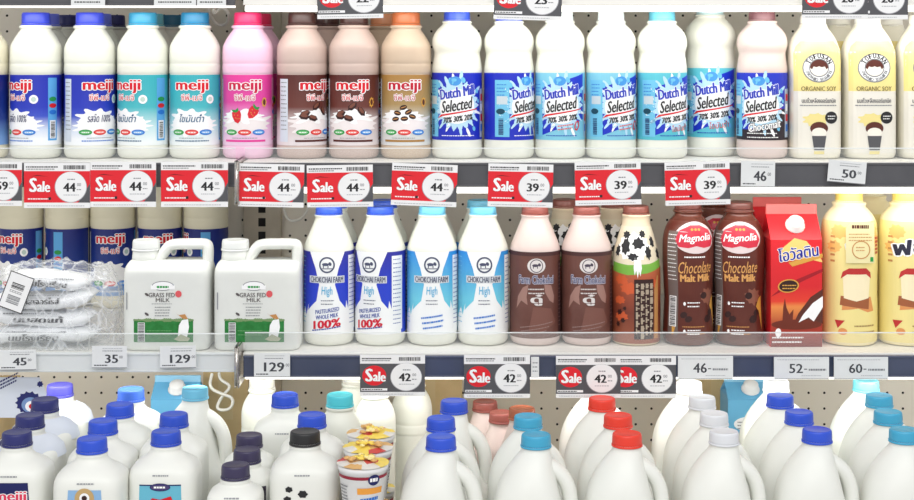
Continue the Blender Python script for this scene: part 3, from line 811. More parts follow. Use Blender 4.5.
def slab(kind, capc, a=.0455, b=.041, h=.2335, dtag=None, cr=.0198):
    """square-shouldered jug with a pinched grip in its back corner"""
    o = thing('milk_jug' if a > .04 else 'milk_bottle', (0, 0, 0)); n = 4.2; s = a / .0455
    q4 = (.030, .0235, .0185, .0145) if kind == 'small' else (.042, .033, .0255, .019)
    secs = [(0, a * .86, a * .86, b * .86, n), (.001, a * .95, a * .95, b * .95, n), (.007, a, a, b, n), (.1, a, a, b, n), (h - q4[0] - .008, a, a, b, n), (h - q4[0], a * .998, a * .998, b * .995, 4), (h - q4[1], a * .95, a * .95, b * .95, 3.6),
            (h - q4[2], a * .78, a * .78, b * .80, 2.7), (h - q4[3], cr + .005, cr + .005, cr + .004, 2), (h - .0125, cr - .0005, cr - .0005, cr - .0005, 2), (h - .008, cr + .001, cr + .001, cr + .001, 2), (h - .0065, cr - .001, cr - .001, cr - .001, 2), (h + .002, cr - .001, cr - .001, cr - .001, 2)]
    secs = chaikin(secs, 2)
    obj('body', loft(secs, 48, 0), JUGW, o)
    obj('cap', cap_bm(cr, .0175, .88), capmat(capc), o, loc=(0, 0, h - .006))
    A = Art(); t = h - (.024 if kind == 'small' else .049)
    if kind == 'navy':
        A.poly([(-.032, t - .075), (.031, t - .075), (.0255, t + .004), (-.0275, t + .004)], NAVY, 0)
        A.text('meiji', .003, t - .015, .042, .016, mat('slab_red', (222, 60, 90)), 4, .035, 0, 0, (WPRINT, .055)); A.lines(-.015, .022, t - .032, 2, .006, WPRINT, 3, .002)
    if kind == 'sky':
        A.poly([(-.026, t - .08), (.026, t - .08), (.021, t + .004), (-.021, t + .004)], mat('slab_sky', (142, 182, 222)), 0)
        A.ring(0, t - .006, .0125, .0065, mat('slab_bagel', (196, 164, 112)), 2); A.ell(0, t - .006, .0066, .0066, WPRINT, 1); A.ell(0, t - .006, .0034, .0034, DBROWN, 3); A.lines(-.016, .016, t - .03, 3, .006, NAVY, 2, .002)
    if kind == 'cyan':
        A.poly([(-.029, t - .08), (.029, t - .08), (.027, t), (-.027, t)], mat('slab_cyan', (104, 184, 208)), 0); A.rect(-.027, t - .0012, .027, t + .0004, NAVY, 1)
        A.ell(0, t - .003, .0135, .0052, NAVY, 2); A.ell(0, t - .003, .0124, .0042, mat('slab_plum', (70, 60, 110)), 3); A.lines(-.008, .008, t - .0042, 1, .001, WPRINT, 4, .0024)
        A.poly([(-.018, t - .024), (-.01, t - .017), (.0, t - .019), (.014, t - .0145), (.0165, t - .02), (.005, t - .026)], RED, 2); A.lines(-.016, .016, t - .034, 3, .006, WPRINT, 2, .002)
    if kind == 'spots':
        for u, v, r in ((-.017, -.006, .0048), (.001, -.012, .0062), (-.019, -.019, .0052), (.019, -.03, .006), (-.004, -.034, .0055), (.012, .004, .0)):
            if r: A.splash(u, t + v, r * .95, r * .75, INK, 1, 6, 1.2, int(u * 3000 + 90), u * 20)
    if kind == 'small':
        A.rect(-a * .82, t - .07, a * .82, t - .006, mat('small_plum', (56, 48, 62)), 0); A.lines(-a * .6, a * .6, t - .014, 1, .006, WPRINT, 2, .0034); A.lines(-a * .6, a * .6, t - .025, 4, .008, GREYINK, 2, .002)
    A.lines(-.010, .012, h - (.0245 if kind == 'small' else .038), 1, .001, mat('date_ink', (150, 152, 156)), 2, .0018)
    A.finish('label', front(secs), o, .006, .008)
    if dtag:
        bm = bmesh.new(); seg = 36; rows = ((cr + .0045, h - .0155), (a * .80, h - .0215), (a * 1.01, h - .0305), (a * 1.10, h - .044)); rings = []
        for r, z in rows: rings.append([bm.verts.new((r * math.cos(PI * (i / seg * 1.5 + dtag)), r * math.sin(PI * (i / seg * 1.5 + dtag)) * .93, z + .0022)) for i in range(seg + 1)])
        for j, (p, q) in enumerate(zip(rings, rings[1:])):
            for i in range(seg):
                f = bm.faces.new((p[i], p[i + 1], q[i + 1], q[i])); f.material_index = 1 if (j == 1 and 6 < i < 19 and i % 4) or (j == 0 and 8 < i < 17) else (2 if j == 2 and 5 < i < 22 and i % 3 == 0 else 0)
        obj('neck_collar', bm, [mat('collar_paper', (216, 222, 232)), NAVY, mat('collar_blue', (120, 150, 196))], o)
    return o


P_J0 = jug(JBLUE)
P_J = {c: P_J0 for c in (JBLUE, JCYAN, RCAP, (226, 228, 232), LCAP, (112, 206, 222))}


def gallon():
    """flat white jug with a moulded grip"""
    o = thing('milk_jug', (0, 0, 0)); a, b, n = .0642, .042, 6
    secs = [(0, a * .93, a * .93, b * .9, n), (.001, a * .97, a * .97, b * .96, n), (.006, a, a, b, n), (.1, a, a, b, n), (.112, a, a, b, n), (.119, a * .995, a * .995, b * .98, 5), (.125, a * .96, a * .98, b * .8, 4.5), (.1295, a * .9, a * .95, b * .55, 4), (.1305, a * .85, a * .9, b * .45, 4)]
    secs = chaikin(secs, 2)
    obj('body', loft(secs, 56, 0), mat('gallon_plastic', (226, 228, 223), rough=.4, noise=.008), o)
    bm = lathe([(0, .0215), (.01, .0205), (.0165, .0198), (.018, .0198)], 36, 0)
    obj('neck', bm, mat('gallon_plastic', (0, 0, 0)), o, loc=(-.036, 0, .1265))
    bm = bmesh.new()
    tube(bm, [(-.024, 0, .112), (-.017, 0, .127), (-.006, 0, .145), (.002, 0, .1525), (.036, 0, .1528), (.0545, 0, .1528), (.0570, 0, .147), (.0568, 0, .132), (.056, 0, .110)], .0082, 16, .016, 3)
    obj('handle', bm, mat('gallon_plastic', (0, 0, 0)), o)
    obj('cap', cap_bm(.0205, .016, .92), capmat((226, 228, 226)), o, loc=(-.036, 0, .1435))
    A = Art(); k = 1 / 675.0; q = lambda py: (350 - py) * k; c = 169.5; U = lambda px: (px - c - .5) * k
    A.rect(U(139), q(341), U(198), q(319), mat('pasture_green', (34, 122, 52), noise=.04, nscale=120), 0)
    rn = random.Random(4)
    for i in range(30): A.ell(U(139.8 + i * 1.98), q(319), 1.5 * k, rn.uniform(.8, 2.2) * k, mat('pasture_tuft', (120, 150, 100)), 1, 0, 8)
    A.barcode(U(143.5), q(340), U(149.5), q(322), INK, 3, True); A.rect(U(143), q(340.5), U(150), q(321.5), WPRINT, 1)
    A.ell(U(168), q(285), 11 * k, 4.8 * k, GREYINK, 1); A.ell(U(168), q(285), 10.3 * k, 4.1 * k, WPRINT, 2); A.rect(U(156), q(288.5), U(180), q(284.5), WPRINT, 3); A.lines(U(162), U(174), q(287), 1, .001, GREEN, 4, .003)
    A.text('GRASS FED', U(167), q(294), 26 * k, 4.4 * k, mat('gallon_ink', (90, 84, 84)), 4, .01); A.text('MILK', U(168), q(299), 14 * k, 3.8 * k, mat('gallon_ink', (90, 84, 84)), 4, .01)
    A.ell(U(183.5), q(293), 3.2 * k, 3.4 * k, mat('gallon_badge', (222, 90, 96)), 3); A.ell(U(152), q(293.5), 2.2 * k, 1.2 * k, mat('gallon_ink', (90, 84, 84)), 3, -.6)
    A.lines(U(157), U(180), q(303), 1, .001, GREYINK, 3, .0007); A.lines(U(160), U(176), q(306.5), 4, 2.8 * k, GREYINK, 3, .0011)
    A.poly([(U(183), q(335)), (U(184), q(324)), (U(187), q(319)), (U(193), q(318)), (U(194), q(326)), (U(192), q(336))], WPRINT, 2); A.poly([(U(179), q(338)), (U(186), q(333)), (U(195), q(337)), (U(193), q(340)), (U(184), q(340))], mat('gallon_wheat', (176, 180, 150)), 3)
    A.poly([(U(181), q(312)), (U(184), q(314)), (U(190), q(313)), (U(193), q(318)), (U(188), q(317.5))], TAN, 3)
    A.lines(U(152), U(178), q(330), 2, 4 * k, mat('pasture_pale', (110, 170, 110)), 2, .0011); A.ell(U(152), q(313), 2.4 * k, 1.2 * k, mat('gallon_ink', (90, 84, 84)), 3, -.6)
    A.rect(U(131), q(309), U(132.2), q(292), mat('date_ink', (150, 152, 156)), 1)
    A.finish('label', front(secs), o, .01, .01)
    return o


# ------------------------------------------------------------------ store fittings
Z1, Z2, Z3 = 1.3288, 1.0485, .742                      # tops of the three shelf decks
Z0 = 1.612
DF, DB = 2.20, 2.72                                  # shelf front and back wall
LX, SPL, RX = -1.05, X(240, 2.2), 1.05

# back wall: painted pegboard
bm = bmesh.new(); box(bm, -1.3, 1.3, DB, DB + .03, 0, 2.1)
m = mat('pegboard_paint', (206, 196, 178), rough=.6)
nt = m.node_tree; tc = nt.nodes.new('ShaderNodeTexCoord'); sx = nt.nodes.new('ShaderNodeSeparateXYZ'); nt.links.new(tc.outputs['Object'], sx.inputs[0])
def mth(op, a, b=None):
    n = nt.nodes.new('ShaderNodeMath'); n.operation = op
    for i, v in enumerate((a, b)):
        if v is None: continue
        if isinstance(v, (int, float)): n.inputs[i].default_value = v
        else: nt.links.new(v, n.inputs[i])
    return n.outputs[0]
fx = mth('SUBTRACT', mth('FRACT', mth('DIVIDE', mth('ADD', sx.outputs['X'], 3.012), .0285)), .5)
fz = mth('SUBTRACT', mth('FRACT', mth('DIVIDE', sx.outputs['Z'], .0285)), .5)
hole = mth('LESS_THAN', mth('ADD', mth('MULTIPLY', fx, fx), mth('MULTIPLY', fz, fz)), 0.0062)
ns = nt.nodes.new('ShaderNodeTexNoise'); ns.inputs['Scale'].default_value = 6; nt.links.new(tc.outputs['Object'], ns.inputs['Vector'])
rp = nt.nodes.new('ShaderNodeValToRGB'); rp.color_ramp.elements[0].color = lin((238, 231, 216)); rp.color_ramp.elements[1].color = lin((246, 240, 228)); nt.links.new(ns.outputs['Fac'], rp.inputs['Fac'])
mx = nt.nodes.new('ShaderNodeMix'); mx.data_type = 'RGBA'; nt.links.new(hole, mx.inputs[0]); nt.links.new(rp.outputs['Color'], mx.inputs[6]); mx.inputs[7].default_value = lin((40, 36, 34))
nt.links.new(mx.outputs[2], nt.nodes['Principled BSDF'].inputs['Base Color'])
tag(obj('wall_back', bm, m, smooth=False), kind='structure')

bm = bmesh.new(); box(bm, -2, 2, -2.5, DB + .03, -.05, 0)
tag(obj('floor', bm, mat('floor_tile', (206, 204, 198), rough=.35, noise=.02, nscale=3), smooth=False), kind='structure')

STEEL = mat('white_shelf_steel', (238, 236, 230), rough=.45, noise=.012, nscale=8)
RAILG = mat('rail_grey', (84, 84, 88), rough=.3, spec=.5, noise=.01)
RAILN = mat('rail_navy', (64, 72, 96), rough=.22, spec=.6, noise=.03, nscale=6)
RAILW = clear('rail_clear_white', (232, 236, 236), .82, .2)
ACR = clear('acrylic_sheet', (232, 238, 236), .10, .08)
ACRE = clear('acrylic_edge', (246, 250, 250), .75, .3)
LED = glow('led_tube', (255, 252, 244), 1.5)
LEDW = glow('led_tube_dim', (255, 252, 246), 1.0)


def shelf(x0, x1, zt, df, railtop, railbot, railmat, led, label, riser=None, depth=None):
    o = thing('gondola_shelf', ((x0 + x1) / 2, df, zt)); hw = (x1 - x0) / 2
    tag(o, label, 'shelf')
    db = (depth or DB) - df - .002
    bm = bmesh.new(); box(bm, -hw, hw, .0, db, -.006, 0, .0015); box(bm, -hw, hw, 0.0, .004, railtop - zt - .009, -.0065)
    obj('deck', bm, STEEL, o, smooth=False)
    bm = bmesh.new(); box(bm, -hw + .002, hw - .002, -.009, -.001, railbot - zt, railtop - zt, .001)
    box(bm, -hw + .002, hw - .002, -.011, -.009, railtop - zt - .003, railtop - zt, .0006); box(bm, -hw + .002, hw - .002, -.011, -.009, railbot - zt, railbot - zt + .003, .0006)
    obj('price_rail', bm, railmat, o, smooth=False)
    if led:
        bm = bmesh.new(); box(bm, -hw + .004, hw - .004, -.008, .012, railbot - zt - led[0], railbot - zt - .0008, .002)
        obj('light_tube', bm, led[1], o, smooth=False)
    if riser:
        bm = bmesh.new(); box(bm, -hw + .003, hw - .003, .0015, .0035, .0006, riser)
        a = obj('riser', bm, ACR, o, smooth=False)
        bm = bmesh.new(); box(bm, -hw + .003, hw - .003, .0013, .0037, riser, riser + .0014)
        obj('riser_edge', bm, ACRE, a, smooth=False)
    return o


GAP = .004
shelf(LX, SPL - GAP, Z0, DF, Z(-19, 2.19), Z(5.5, 2.19), RAILG, (.0016, LEDW), 'white steel shelf along the top edge, left bay')
shelf(SPL + GAP, RX, Z0, DF, Z(-19, 2.19), Z(5, 2.19), STEEL, (.0095, LED), 'white steel shelf along the top edge, right bay, with light tube')
shelf(LX, SPL - GAP, Z1, DF, Z(163, 2.19), Z(187, 2.19), RAILG, None, 'upper left shelf carrying blue and teal labelled milk bottles', .019)
shelf(SPL + GAP, RX, Z1, DF, Z(163, 2.19), Z(187, 2.19), RAILG, (.0095, LED), 'upper right shelf, grey price rail and light tube under the edge', .019)
shelf(LX, SPL - GAP, Z2, DF, Z(353, 2.19), Z(372, 2.19), RAILW, None, 'middle left shelf with whitish rail under the bagged pouches', .027)
shelf(SPL + GAP, RX, Z2, DF, Z(356, 2.19), Z(377, 2.19), RAILN, (.0042, LED), 'middle right shelf with dark navy price rail', .0285)
shelf(LX, RX, Z3, 1.86, Z3 - .006, Z3 - .045, RAILN, None, 'bottom shelf holding the jugs and gallon bottles')

# slotted uprights between the two bays
o = thing('shelf_upright', (X(262, 2.7), DB, .5), 'beige slotted upright against the back wall between the bays', 'upright')
bm = bmesh.new(); box(bm, -.034, .034, -.02, -.001, 0, 1.5, .002)
obj('post', bm, mat('upright_beige', (196, 186, 168), rough=.5, noise=.02), o, smooth=False)
bm = bmesh.new()
for i in range(60):
    z = .012 + i * .0245
    for sx_ in (0,):
        box(bm, sx_ - .0035 - .003, sx_ + .0035 + .003, -.0209, -.0203, z, z + .015)
obj('slots', bm, mat('slot_black', (28, 26, 26), rough=.8), o, smooth=False)
o = thing('shelf_bracket', (SPL, DF + .02, Z2 - .045), 'chrome shelf bracket between the bays at the middle shelf', 'bracket')
def bracket(o, h):
    for dx, w in ((-.0032, .0016), (.0018, .0022)):
        bm = bmesh.new(); box(bm, dx - w / 2, dx + w / 2, -.05, .1, .0, h, .0005); obj('plate', bm, CHROME, o, smooth=False)
    bm = bmesh.new(); tube(bm, [(-.0005, -.052, .004), (-.0005, -.052, h - .002)], .0026, 12, None, 0); obj('pin', bm, CHROME, o)
bracket(o, .06)
bracket(thing('shelf_bracket', (SPL, DF + .02, Z1 - .06), 'chrome shelf bracket between the bays below the pink strawberry bottle', 'bracket'), .064)

# ------------------------------------------------------------------ price signs
def sale_art(A, w, h, price, red, sub='00'):
    L = lambda x: (x - .5) * w; V = lambda y: (y - .5) * h
    dark = DARKGREY; R2 = mat('sale_red', (226, 30, 44), rough=.5)
    A.rect(L(0), V(0), L(1), V(1), PAPER, 0)
    if red:
        A.rect(L(0), V(.12), L(1), V(.82), R2, 1); A.poly([(L(.82), V(.12)), (L(1), V(.12)), (L(1), V(.55)), (L(.9), V(.3))], dark, 2)
    else:
        A.rect(L(0), V(.10), L(1), V(.79), dark, 1); A.ell(L(.22), V(.5), .185 * w, .245 * h, R2, 2)
    A.ell(L(.71), V(.465), .245 * w, .345 * h, mat('disc_grey', (170, 170, 174)), 2, 0, 36); A.ell(L(.71), V(.47), .235 * w, .335 * h, PAPER, 3, 0, 36)
    A.text('S', L(.14), V(.51), .12 * w, .31 * h, WPRINT, 5, .05, 0, 0, (mat('sale_shadow', (120, 14, 22)), .012)); A.text('ale', L(.30), V(.475), .2 * w, .235 * h, WPRINT, 5, .05, 0, -.04, (mat('sale_shadow', (120, 14, 22)), .012))
    if red: A.poly([(L(.1), V(.7)), (L(.2), V(.735)), (L(.36), V(.7)), (L(.2), V(.715))], mat('sale_shadow', (120, 14, 22)), 3)
    A.text(price, L(.69), V(.46), .19 * w, .19 * h, INK, 5, .04); A.text(sub, L(.835), V(.52), .06 * w, .07 * h, GREYINK, 5, .01)
    A.lines(L(.66), L(.78), V(.625), 1, .001, GREYINK, 4, .0016); A.lines(L(.6), L(.84), V(.28), 1, .001, mat('faint_ink', (180, 182, 186)), 4, .0012); A.lines(L(.8), L(.88), V(.4), 1, .001, GREYINK, 4, .0012)
    A.lines(L(.03), L(.54), V(.9), 1, .001, INK, 4, .0017); A.lines(L(.03), L(.48), V(.855), 1, .001, GREYINK, 4, .0012)
    A.barcode(L(.6), V(.86), L(.93), V(.95), INK, 4)
    if red: A.lines(L(.06), L(.42), V(.19), 1, .001, WPRINT, 4, .0016); A.rect(L(.37), V(.18), L(.41), V(.24), INK, 4)
    else: A.rect(L(.02), V(.135), L(.42), V(.19), WPRINT, 3); A.lines(L(.03), L(.36), V(.15), 1, .001, INK, 4, .0014)
    A.lines(L(.05), L(.95), V(.04), 1, .001, mat('faint_ink', (180, 182, 186)), 3, .001)


def card(name, px0, px1, py0, py1, D, tilt, label, art, cat='sign', group=None, thick=.0009):
    cx, cy = (px0 + px1) / 2, (py0 + py1) / 2; w, h = (px1 - px0) / F * D, (py1 - py0) / F * D
    bm = bmesh.new(); box(bm, -w / 2, w / 2, 0, thick, -h / 2, h / 2)
    me = bpy.data.meshes.new(name); bm.to_mesh(me); bm.free()
    A = Art(); art(A, w, h)
    pl = A.finish('tmp', flat(0), None, 1, None, .0002, .00008)
    b = bmesh.new(); b.from_mesh(pl.data); nm = len(pl.data.materials); off = len(b.faces)
    b.from_mesh(me)
    b.faces.ensure_lookup_table(); pi = A.mi(PAPER)
    for f in b.faces[off:]: f.material_index = pi
    mats = list(A.mats); bpy.data.objects.remove(pl)
    o = obj(name, b, mats, None, smooth='keep', loc=(X(cx, D), D, Z(cy, D)))
    o.rotation_euler = (0, tilt, 0)
    return tag(o, label, cat, group)


R = math.radians
for px0, px1, py0, py1, pr, tl, lb in (
        (-42, 22, 162, 206, '59', 0, 'red Sale sign reading 59 at the left edge of the upper rail'),
        (24, 90, 163, 208, '44', 0, 'red Sale sign reading 44, below the leftmost blue-label bottle'),
        (90.3, 156, 162, 207, '44', 0, 'red Sale sign reading 44, between the 44 signs under blue and teal labels'),
        (161, 228, 162, 207, '44', 0, 'red Sale sign reading 44, below the right teal-label bottle'),
        (238.5, 304, 164, 207, '44', 1.2, 'red Sale sign reading 44, below the pink strawberry bottle'),
        (307, 373, 165, 207, '44', -.8, 'red Sale sign reading 44, below the chocolate bottles with brown labels'),
        (391.5, 457, 164, 206, '44', 2.2, 'red Sale sign reading 44, below the tan coffee-milk bottle'),
        (488, 553, 164, 207, '39', 1.2, 'red Sale sign reading 39, leftmost of the three 39 signs'),
        (575, 641, 162, 205, '39', -1.2, 'red Sale sign reading 39, middle of the three 39 signs'),
        (665, 730, 162, 205, '39', -1.5, 'red Sale sign reading 39, rightmost of the three 39 signs')):
    card('sale_sign', px0, px1, py0, py1, 2.176, R(tl), lb, lambda A, w, h, p=pr: sale_art(A, w, h, p, True), group='red Sale signs on the upper rail')
for i, (px0, px1, py0, py1, pr, tl, lb, D) in enumerate((
        (317, 383, -25, 18.5, '22', -1, 'grey Sale sign reading 22, hanging above the chocolate bottles', 2.176),
        (494, 562, -24, 20, '23', 1.5, 'grey Sale sign reading 23, hanging above the blue splash-label bottles', 2.176),
        (802, 868, -26, 19, '20', 0, 'grey Sale sign reading 20, above the left soy milk bottle', 2.176),
        (842, 908, -26, 19.4, '20', 0, 'grey Sale sign reading 20, partly covered, above the right soy milk bottles', 2.1785),
        (360, 425, 355, 396, '42', 0, 'grey Sale sign reading 42 below the white-and-blue farm bottles', 2.176),
        (464, 530, 355, 398, '42', 0, 'grey Sale sign reading 42, below the brown farm bottles', 2.176),
        (556, 620.5, 356, 398, '42', 0, 'grey Sale sign reading 42, left of the overlapping pair', 2.176),
        (611, 676, 356, 398, '42', 0, 'grey Sale sign reading 42, right of the overlapping pair, its edge covered', 2.1785))):
    card('sale_sign', px0, px1, py0, py1, D, R(tl), lb, lambda A, w, h, p=pr: sale_art(A, w, h, p, False), group='grey Sale signs')


def price_art(A, w, h, price, long=False, sup='00'):
    L = lambda x: (x - .5) * w; V = lambda y: (y - .5) * h; g = mat('tag_paper', (226, 228, 228), rough=.55, noise=.012)
    A.rect(L(0), V(0), L(1), V(1), g, 0); A.rect(L(0), V(0), L(1), V(.03), GREYINK, 1)
    ink = mat('price_ink', (62, 64, 70))
    if long:
        A.text(price, L(.40), V(.48), .25 * w, .42 * h, ink, 3, .02); A.rect(L(.545), V(.43), L(.60), V(.47), ink, 3); A.lines(L(.63), L(.95), V(.38), 1, .001, GREYINK, 3, .0028)
        A.lines(L(.06), L(.9), V(.86), 1, .001, mat('faint_ink', (180, 182, 186)), 2, .001); A.lines(L(.5), L(.9), V(.14), 1, .001, mat('faint_ink', (180, 182, 186)), 2, .001)
    else:
        n = len(price)
        A.text(price, L(.56), V(.42), (.19 * n) * w, .38 * h, ink, 3, .03); A.text(sup, L(.56 + .1 * n + .07), V(.5), .1 * w, .13 * h, GREYINK, 3, .02)
        A.lines(L(.3), L(.95), V(.87), 1, .001, mat('faint_ink', (180, 182, 186)), 2, .001); A.lines(L(.3), L(.9), V(.76), 1, .001, GREYINK, 2, .0011); A.lines(L(.06), L(.45), V(.1), 1, .001, ink, 2, .0016)


for px0, px1, py0, py1, pr, tl, lb, lg, D in (
        (741, 775, 161, 187, '46', 1, 'small white price card reading 46 below the cocoa splash-label bottle', False, 2.18),
        (828, 866, 161, 183, '50', 5, 'tilted white price card reading 50 below the soy milk bottles', False, 2.18),
        (-1, 36, 350, 370, '45', -1, 'white price card reading 45 under the bagged milk pouches', False, 2.18),
        (92, 127, 346, 368, '35', 0, 'white price card reading 35 left of the white gallon jug', False, 2.18),
        (160, 196, 346, 368, '129', -1, 'white price card reading 129 under the left white gallon jug', False, 2.18),
        (254, 290, 353, 377, '129', 0, 'white price card reading 129 under the right white gallon jug', False, 2.18),
        (678, 733, 356, 379, '46', 0, 'wide white price card reading 46 below the chocolate malt bottles', True, 2.18),
        (774, 829, 357, 379, '52', 0, 'wide white price card reading 52 below the red carton', True, 2.18),
        (834, 888, 357, 379, '60', 0, 'wide white price card reading 60 below the yellow bottles', True, 2.18)):
    card('price_sign', px0, px1, py0, py1, D, R(tl), lb, lambda A, w, h, p=pr, g=lg: price_art(A, w, h, p, g), group='white price cards')
def faint(A, w, h):
    A.rect(-w / 2, -h / 2, w / 2, h / 2, mat('tag_paper', (226, 228, 228)), 0)
    A.lines(-w * .4, w * .4, -h * .38, 1, .001, INK, 2, .0018); A.lines(-w * .4, w * .3, -h * .25, 1, .001, GREYINK, 2, .0014); A.text('59', w * .2, -h * .05, w * .26, h * .3, INK, 2, .02)
for px0, px1, py0, py1, lb in ((71, 105, -18, 5.5, 'white price card on the top rail above the second bottle'), (154, 196, -18, 5.5, 'white price card on the top rail, left of the pair above the teal bottles'), (197, 226, -18, 5.5, 'white price card on the top rail, right of the pair above the teal bottles')):
    card('price_sign', px0, px1, py0, py1, 2.18, 0, lb, faint, group='price cards on the top rail')
card('price_sign', 531, 539, 357, 378, 2.181, 0, 'narrow slip of white card beside the grey Sale sign on the navy rail', lambda A, w, h: (A.rect(-w / 2, -h / 2, w / 2, h / 2, mat('tag_paper', (226, 228, 228)), 0), A.lines(-w * .3, w * .4, h * .2, 3, .006, GREYINK, 1, .0014)))

# ------------------------------------------------------------------ stock on the upper shelf
D1 = 2.28
USED = set()


def put(proto, loc, label, group=None, rz=0, cat='bottle', cap=None):
    if proto.name not in USED:
        USED.add(proto.name); proto.location = loc; proto.rotation_euler = (0, 0, rz); tag(proto, label, cat, group); o = proto; CH.setdefault(o.name, list(o.children))
        for c in o.children: CH.setdefault(c.name, list(c.children))
    else:
        o = dup(proto, loc, label, cat, group, rz)
    if cap:
        for c in o.children:
            if c.name.startswith('cap'): c.data = c.data.copy() if c.data.users > 1 else c.data; c.data.materials[0] = capmat(cap)
    return o


def shelf1(proto, px, D, deg, label, group, cap=None):
    o = put(proto, (X(px, D), D, Z1 + .0003), label, group, R(deg), 'bottle', cap); return o


bl = 'white milk bottles on the upper shelf'
shelf1(P_MB, 36, D1, -33, 'white bottle with blue cap and blue label, lettering turned left', bl)
shelf1(P_MN, -17, D1, -62, 'navy-labelled bottle cut off by the left edge, upper shelf', bl, BLUEC)
shelf1(P_MB, 90, D1, 36, 'white bottle with blue cap and blue label, lettering turned right', bl)
shelf1(P_MT, 143, D1, -32, 'white bottle with light blue cap and teal label, lettering turned left', bl)
shelf1(P_MT, 195, D1, 2, 'white bottle with darker blue cap and teal label facing forward', bl, DTEAL)
shelf1(P_MP, 248, D1, 0, 'pink strawberry milk bottle with pink cap', 'flavoured milk bottles')
shelf1(P_MC, 302, D1, 40, 'chocolate milk bottle, brown label turned right, beside the pink bottle', 'flavoured milk bottles')
shelf1(P_MC, 354, D1, 0, 'chocolate milk bottle, brown label facing forward, under the hanging sign', 'flavoured milk bottles')
shelf1(P_MK, 406, D1, -2, 'coffee milk bottle with orange brown cap and tan label', 'flavoured milk bottles')
D2 = 2.368
for px, pr, cp, lb in ((46, P_MB, (112, 122, 226), 'white bottle with blue cap just behind the first blue-label bottle'), (98, P_MB, (112, 122, 226), 'white bottle with blue cap just behind the second blue-label bottle'),
                       (150, P_MT, (120, 204, 220), 'white bottle with pale blue cap just behind the left teal-label bottle'), (258, P_MP, (222, 40, 92), 'pink bottle just behind the front strawberry bottle'),
                       (326, P_MC, None, 'chocolate bottle standing behind the gap of the two front chocolate bottles'), (384, P_MK, (222, 150, 108), 'coffee milk bottle standing behind the front coffee bottle, orange cap')):
    shelf1(pr, px, D2, 0, lb, 'second row of bottles, upper shelf', cp)
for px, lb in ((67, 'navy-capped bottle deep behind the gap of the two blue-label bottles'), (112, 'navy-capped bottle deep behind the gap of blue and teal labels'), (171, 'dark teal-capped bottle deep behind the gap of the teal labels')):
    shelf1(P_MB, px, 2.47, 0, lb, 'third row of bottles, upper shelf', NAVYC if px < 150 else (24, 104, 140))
sp = 'splash-label milk bottles'
shelf1(P_DB, 457, D1, 0, 'white bottle, all-blue splash label facing forward, blue cap', sp)
shelf1(P_DB, 509, D1, 46, 'white bottle, all-blue splash label turned right, under the hanging 23 sign', sp)
shelf1(P_D0, 560, D1, 0, 'white bottle, pale blue splash label with a red zero', sp)
shelf1(P_D0, 611, D1, 22, 'white bottle with white cap, pale blue splash label turned right', sp)
shelf1(P_DT, 662, D1, 24, 'white bottle with teal cap and teal splash label, lettering turned right', sp)
o = shelf1(P_DT, 710, 2.326, -2, 'white bottle with pale cap and teal splash label, set back on the shelf', sp, (206, 236, 240)); o.scale = (1.04, 1.04, 1.05)
shelf1(P_DC, 762, D1, -14, 'beige chocolate malt bottle with brown cap and blue splash label', sp)
sy = 'square soy milk bottles'
shelf1(P_T, 813, D1, 0, 'pale yellow square soy milk bottle beside the brown-capped bottle', sy)
shelf1(P_T, 867.5, D1, 0, 'pale yellow square soy milk bottle, middle of the three', sy)
shelf1(P_T, 922, D1, 0, 'pale yellow square soy milk bottle cut off by the right edge', sy)
shelf1(P_T, 838, 2.372, 0, 'soy milk bottle behind the gap of the left and middle soy bottles', sy)
shelf1(P_T, 890, 2.372, 0, 'soy milk bottle behind the gap of the middle and right soy bottles', sy)

# ------------------------------------------------------------------ stock on the middle shelf
def shelf2(proto, px, D, deg, label, group, cap=None, name='bottle'):
    return put(proto, (X(px, D), D, Z2 + .0003), label, group, R(deg), name, cap)


for px, dg, lb in ((21, -20, 'navy-label bottle behind the bagged pouches, at the left edge'), (68, -100, 'navy-label bottle turned to its light blue side, behind the pouches'), (113, 5, 'navy-label bottle behind the gap of the pouches and the gallon jug'),
                   (160, 5, 'navy-label bottle behind the left gallon jug'), (206, -80, 'navy-label bottle behind the grip of the left gallon jug')):
    o = shelf2(P_MN, px, 2.60, dg, lb, 'navy-label bottles at the back of the middle shelf'); o.scale = (1, 1, 1.08)
fm = 'farm milk bottles on the middle shelf'
for pr, px, dg, lb in ((P_CB, 329, 0, 'white conical-neck bottle with deep blue label facing forward'), (P_CB, 380.4, -24, 'white conical-neck bottle with deep blue label turned left'), (P_CL, 432.2, 0, 'white conical-neck bottle with light blue label and cap, left of the pair'),
                       (P_CL, 483, 2, 'white conical-neck bottle with light blue label and cap, right of the pair'), (P_CN, 535, 0, 'brown-label chocolate farm bottle, left of the pair'), (P_CN, 586.5, 0, 'brown-label chocolate farm bottle, right of the pair')):
    shelf2(pr, px, D1, dg, lb, fm)
for pr, px, lb in ((P_CB, 334, 'blue-cap bottle in second row behind the forward-facing deep blue label'), (P_CB, 384, 'blue-cap bottle in second row behind the deep blue label turned left'), (P_CL, 433, 'second-row bottle behind the left light blue farm bottle'),
                   (P_CL, 480, 'second-row bottle behind the right light blue farm bottle')):
    shelf2(pr, px, 2.372, 0, lb, 'second row of farm bottles')
kp = 'cow-pattern bottles'
shelf2(P_K, 636, D1, -3, 'bottle with black-and-white cow print and dark word panel', kp)
shelf2(P_K, 565, 2.372, 0, 'cow-print bottle in second row behind the gap of the brown farm bottles', kp)
shelf2(P_K, 614, 2.372, 10, 'cow-print bottle in second row, left behind the front cow-print bottle', kp)
gp = 'chocolate malt bottles'
shelf2(P_G, 688, D1, 10, 'dark brown chocolate malt bottle beside the cow-print bottle, left of the pair', gp)
shelf2(P_G, 739, D1, -8, 'dark brown chocolate malt bottle beside the red carton, right of the pair', gp)
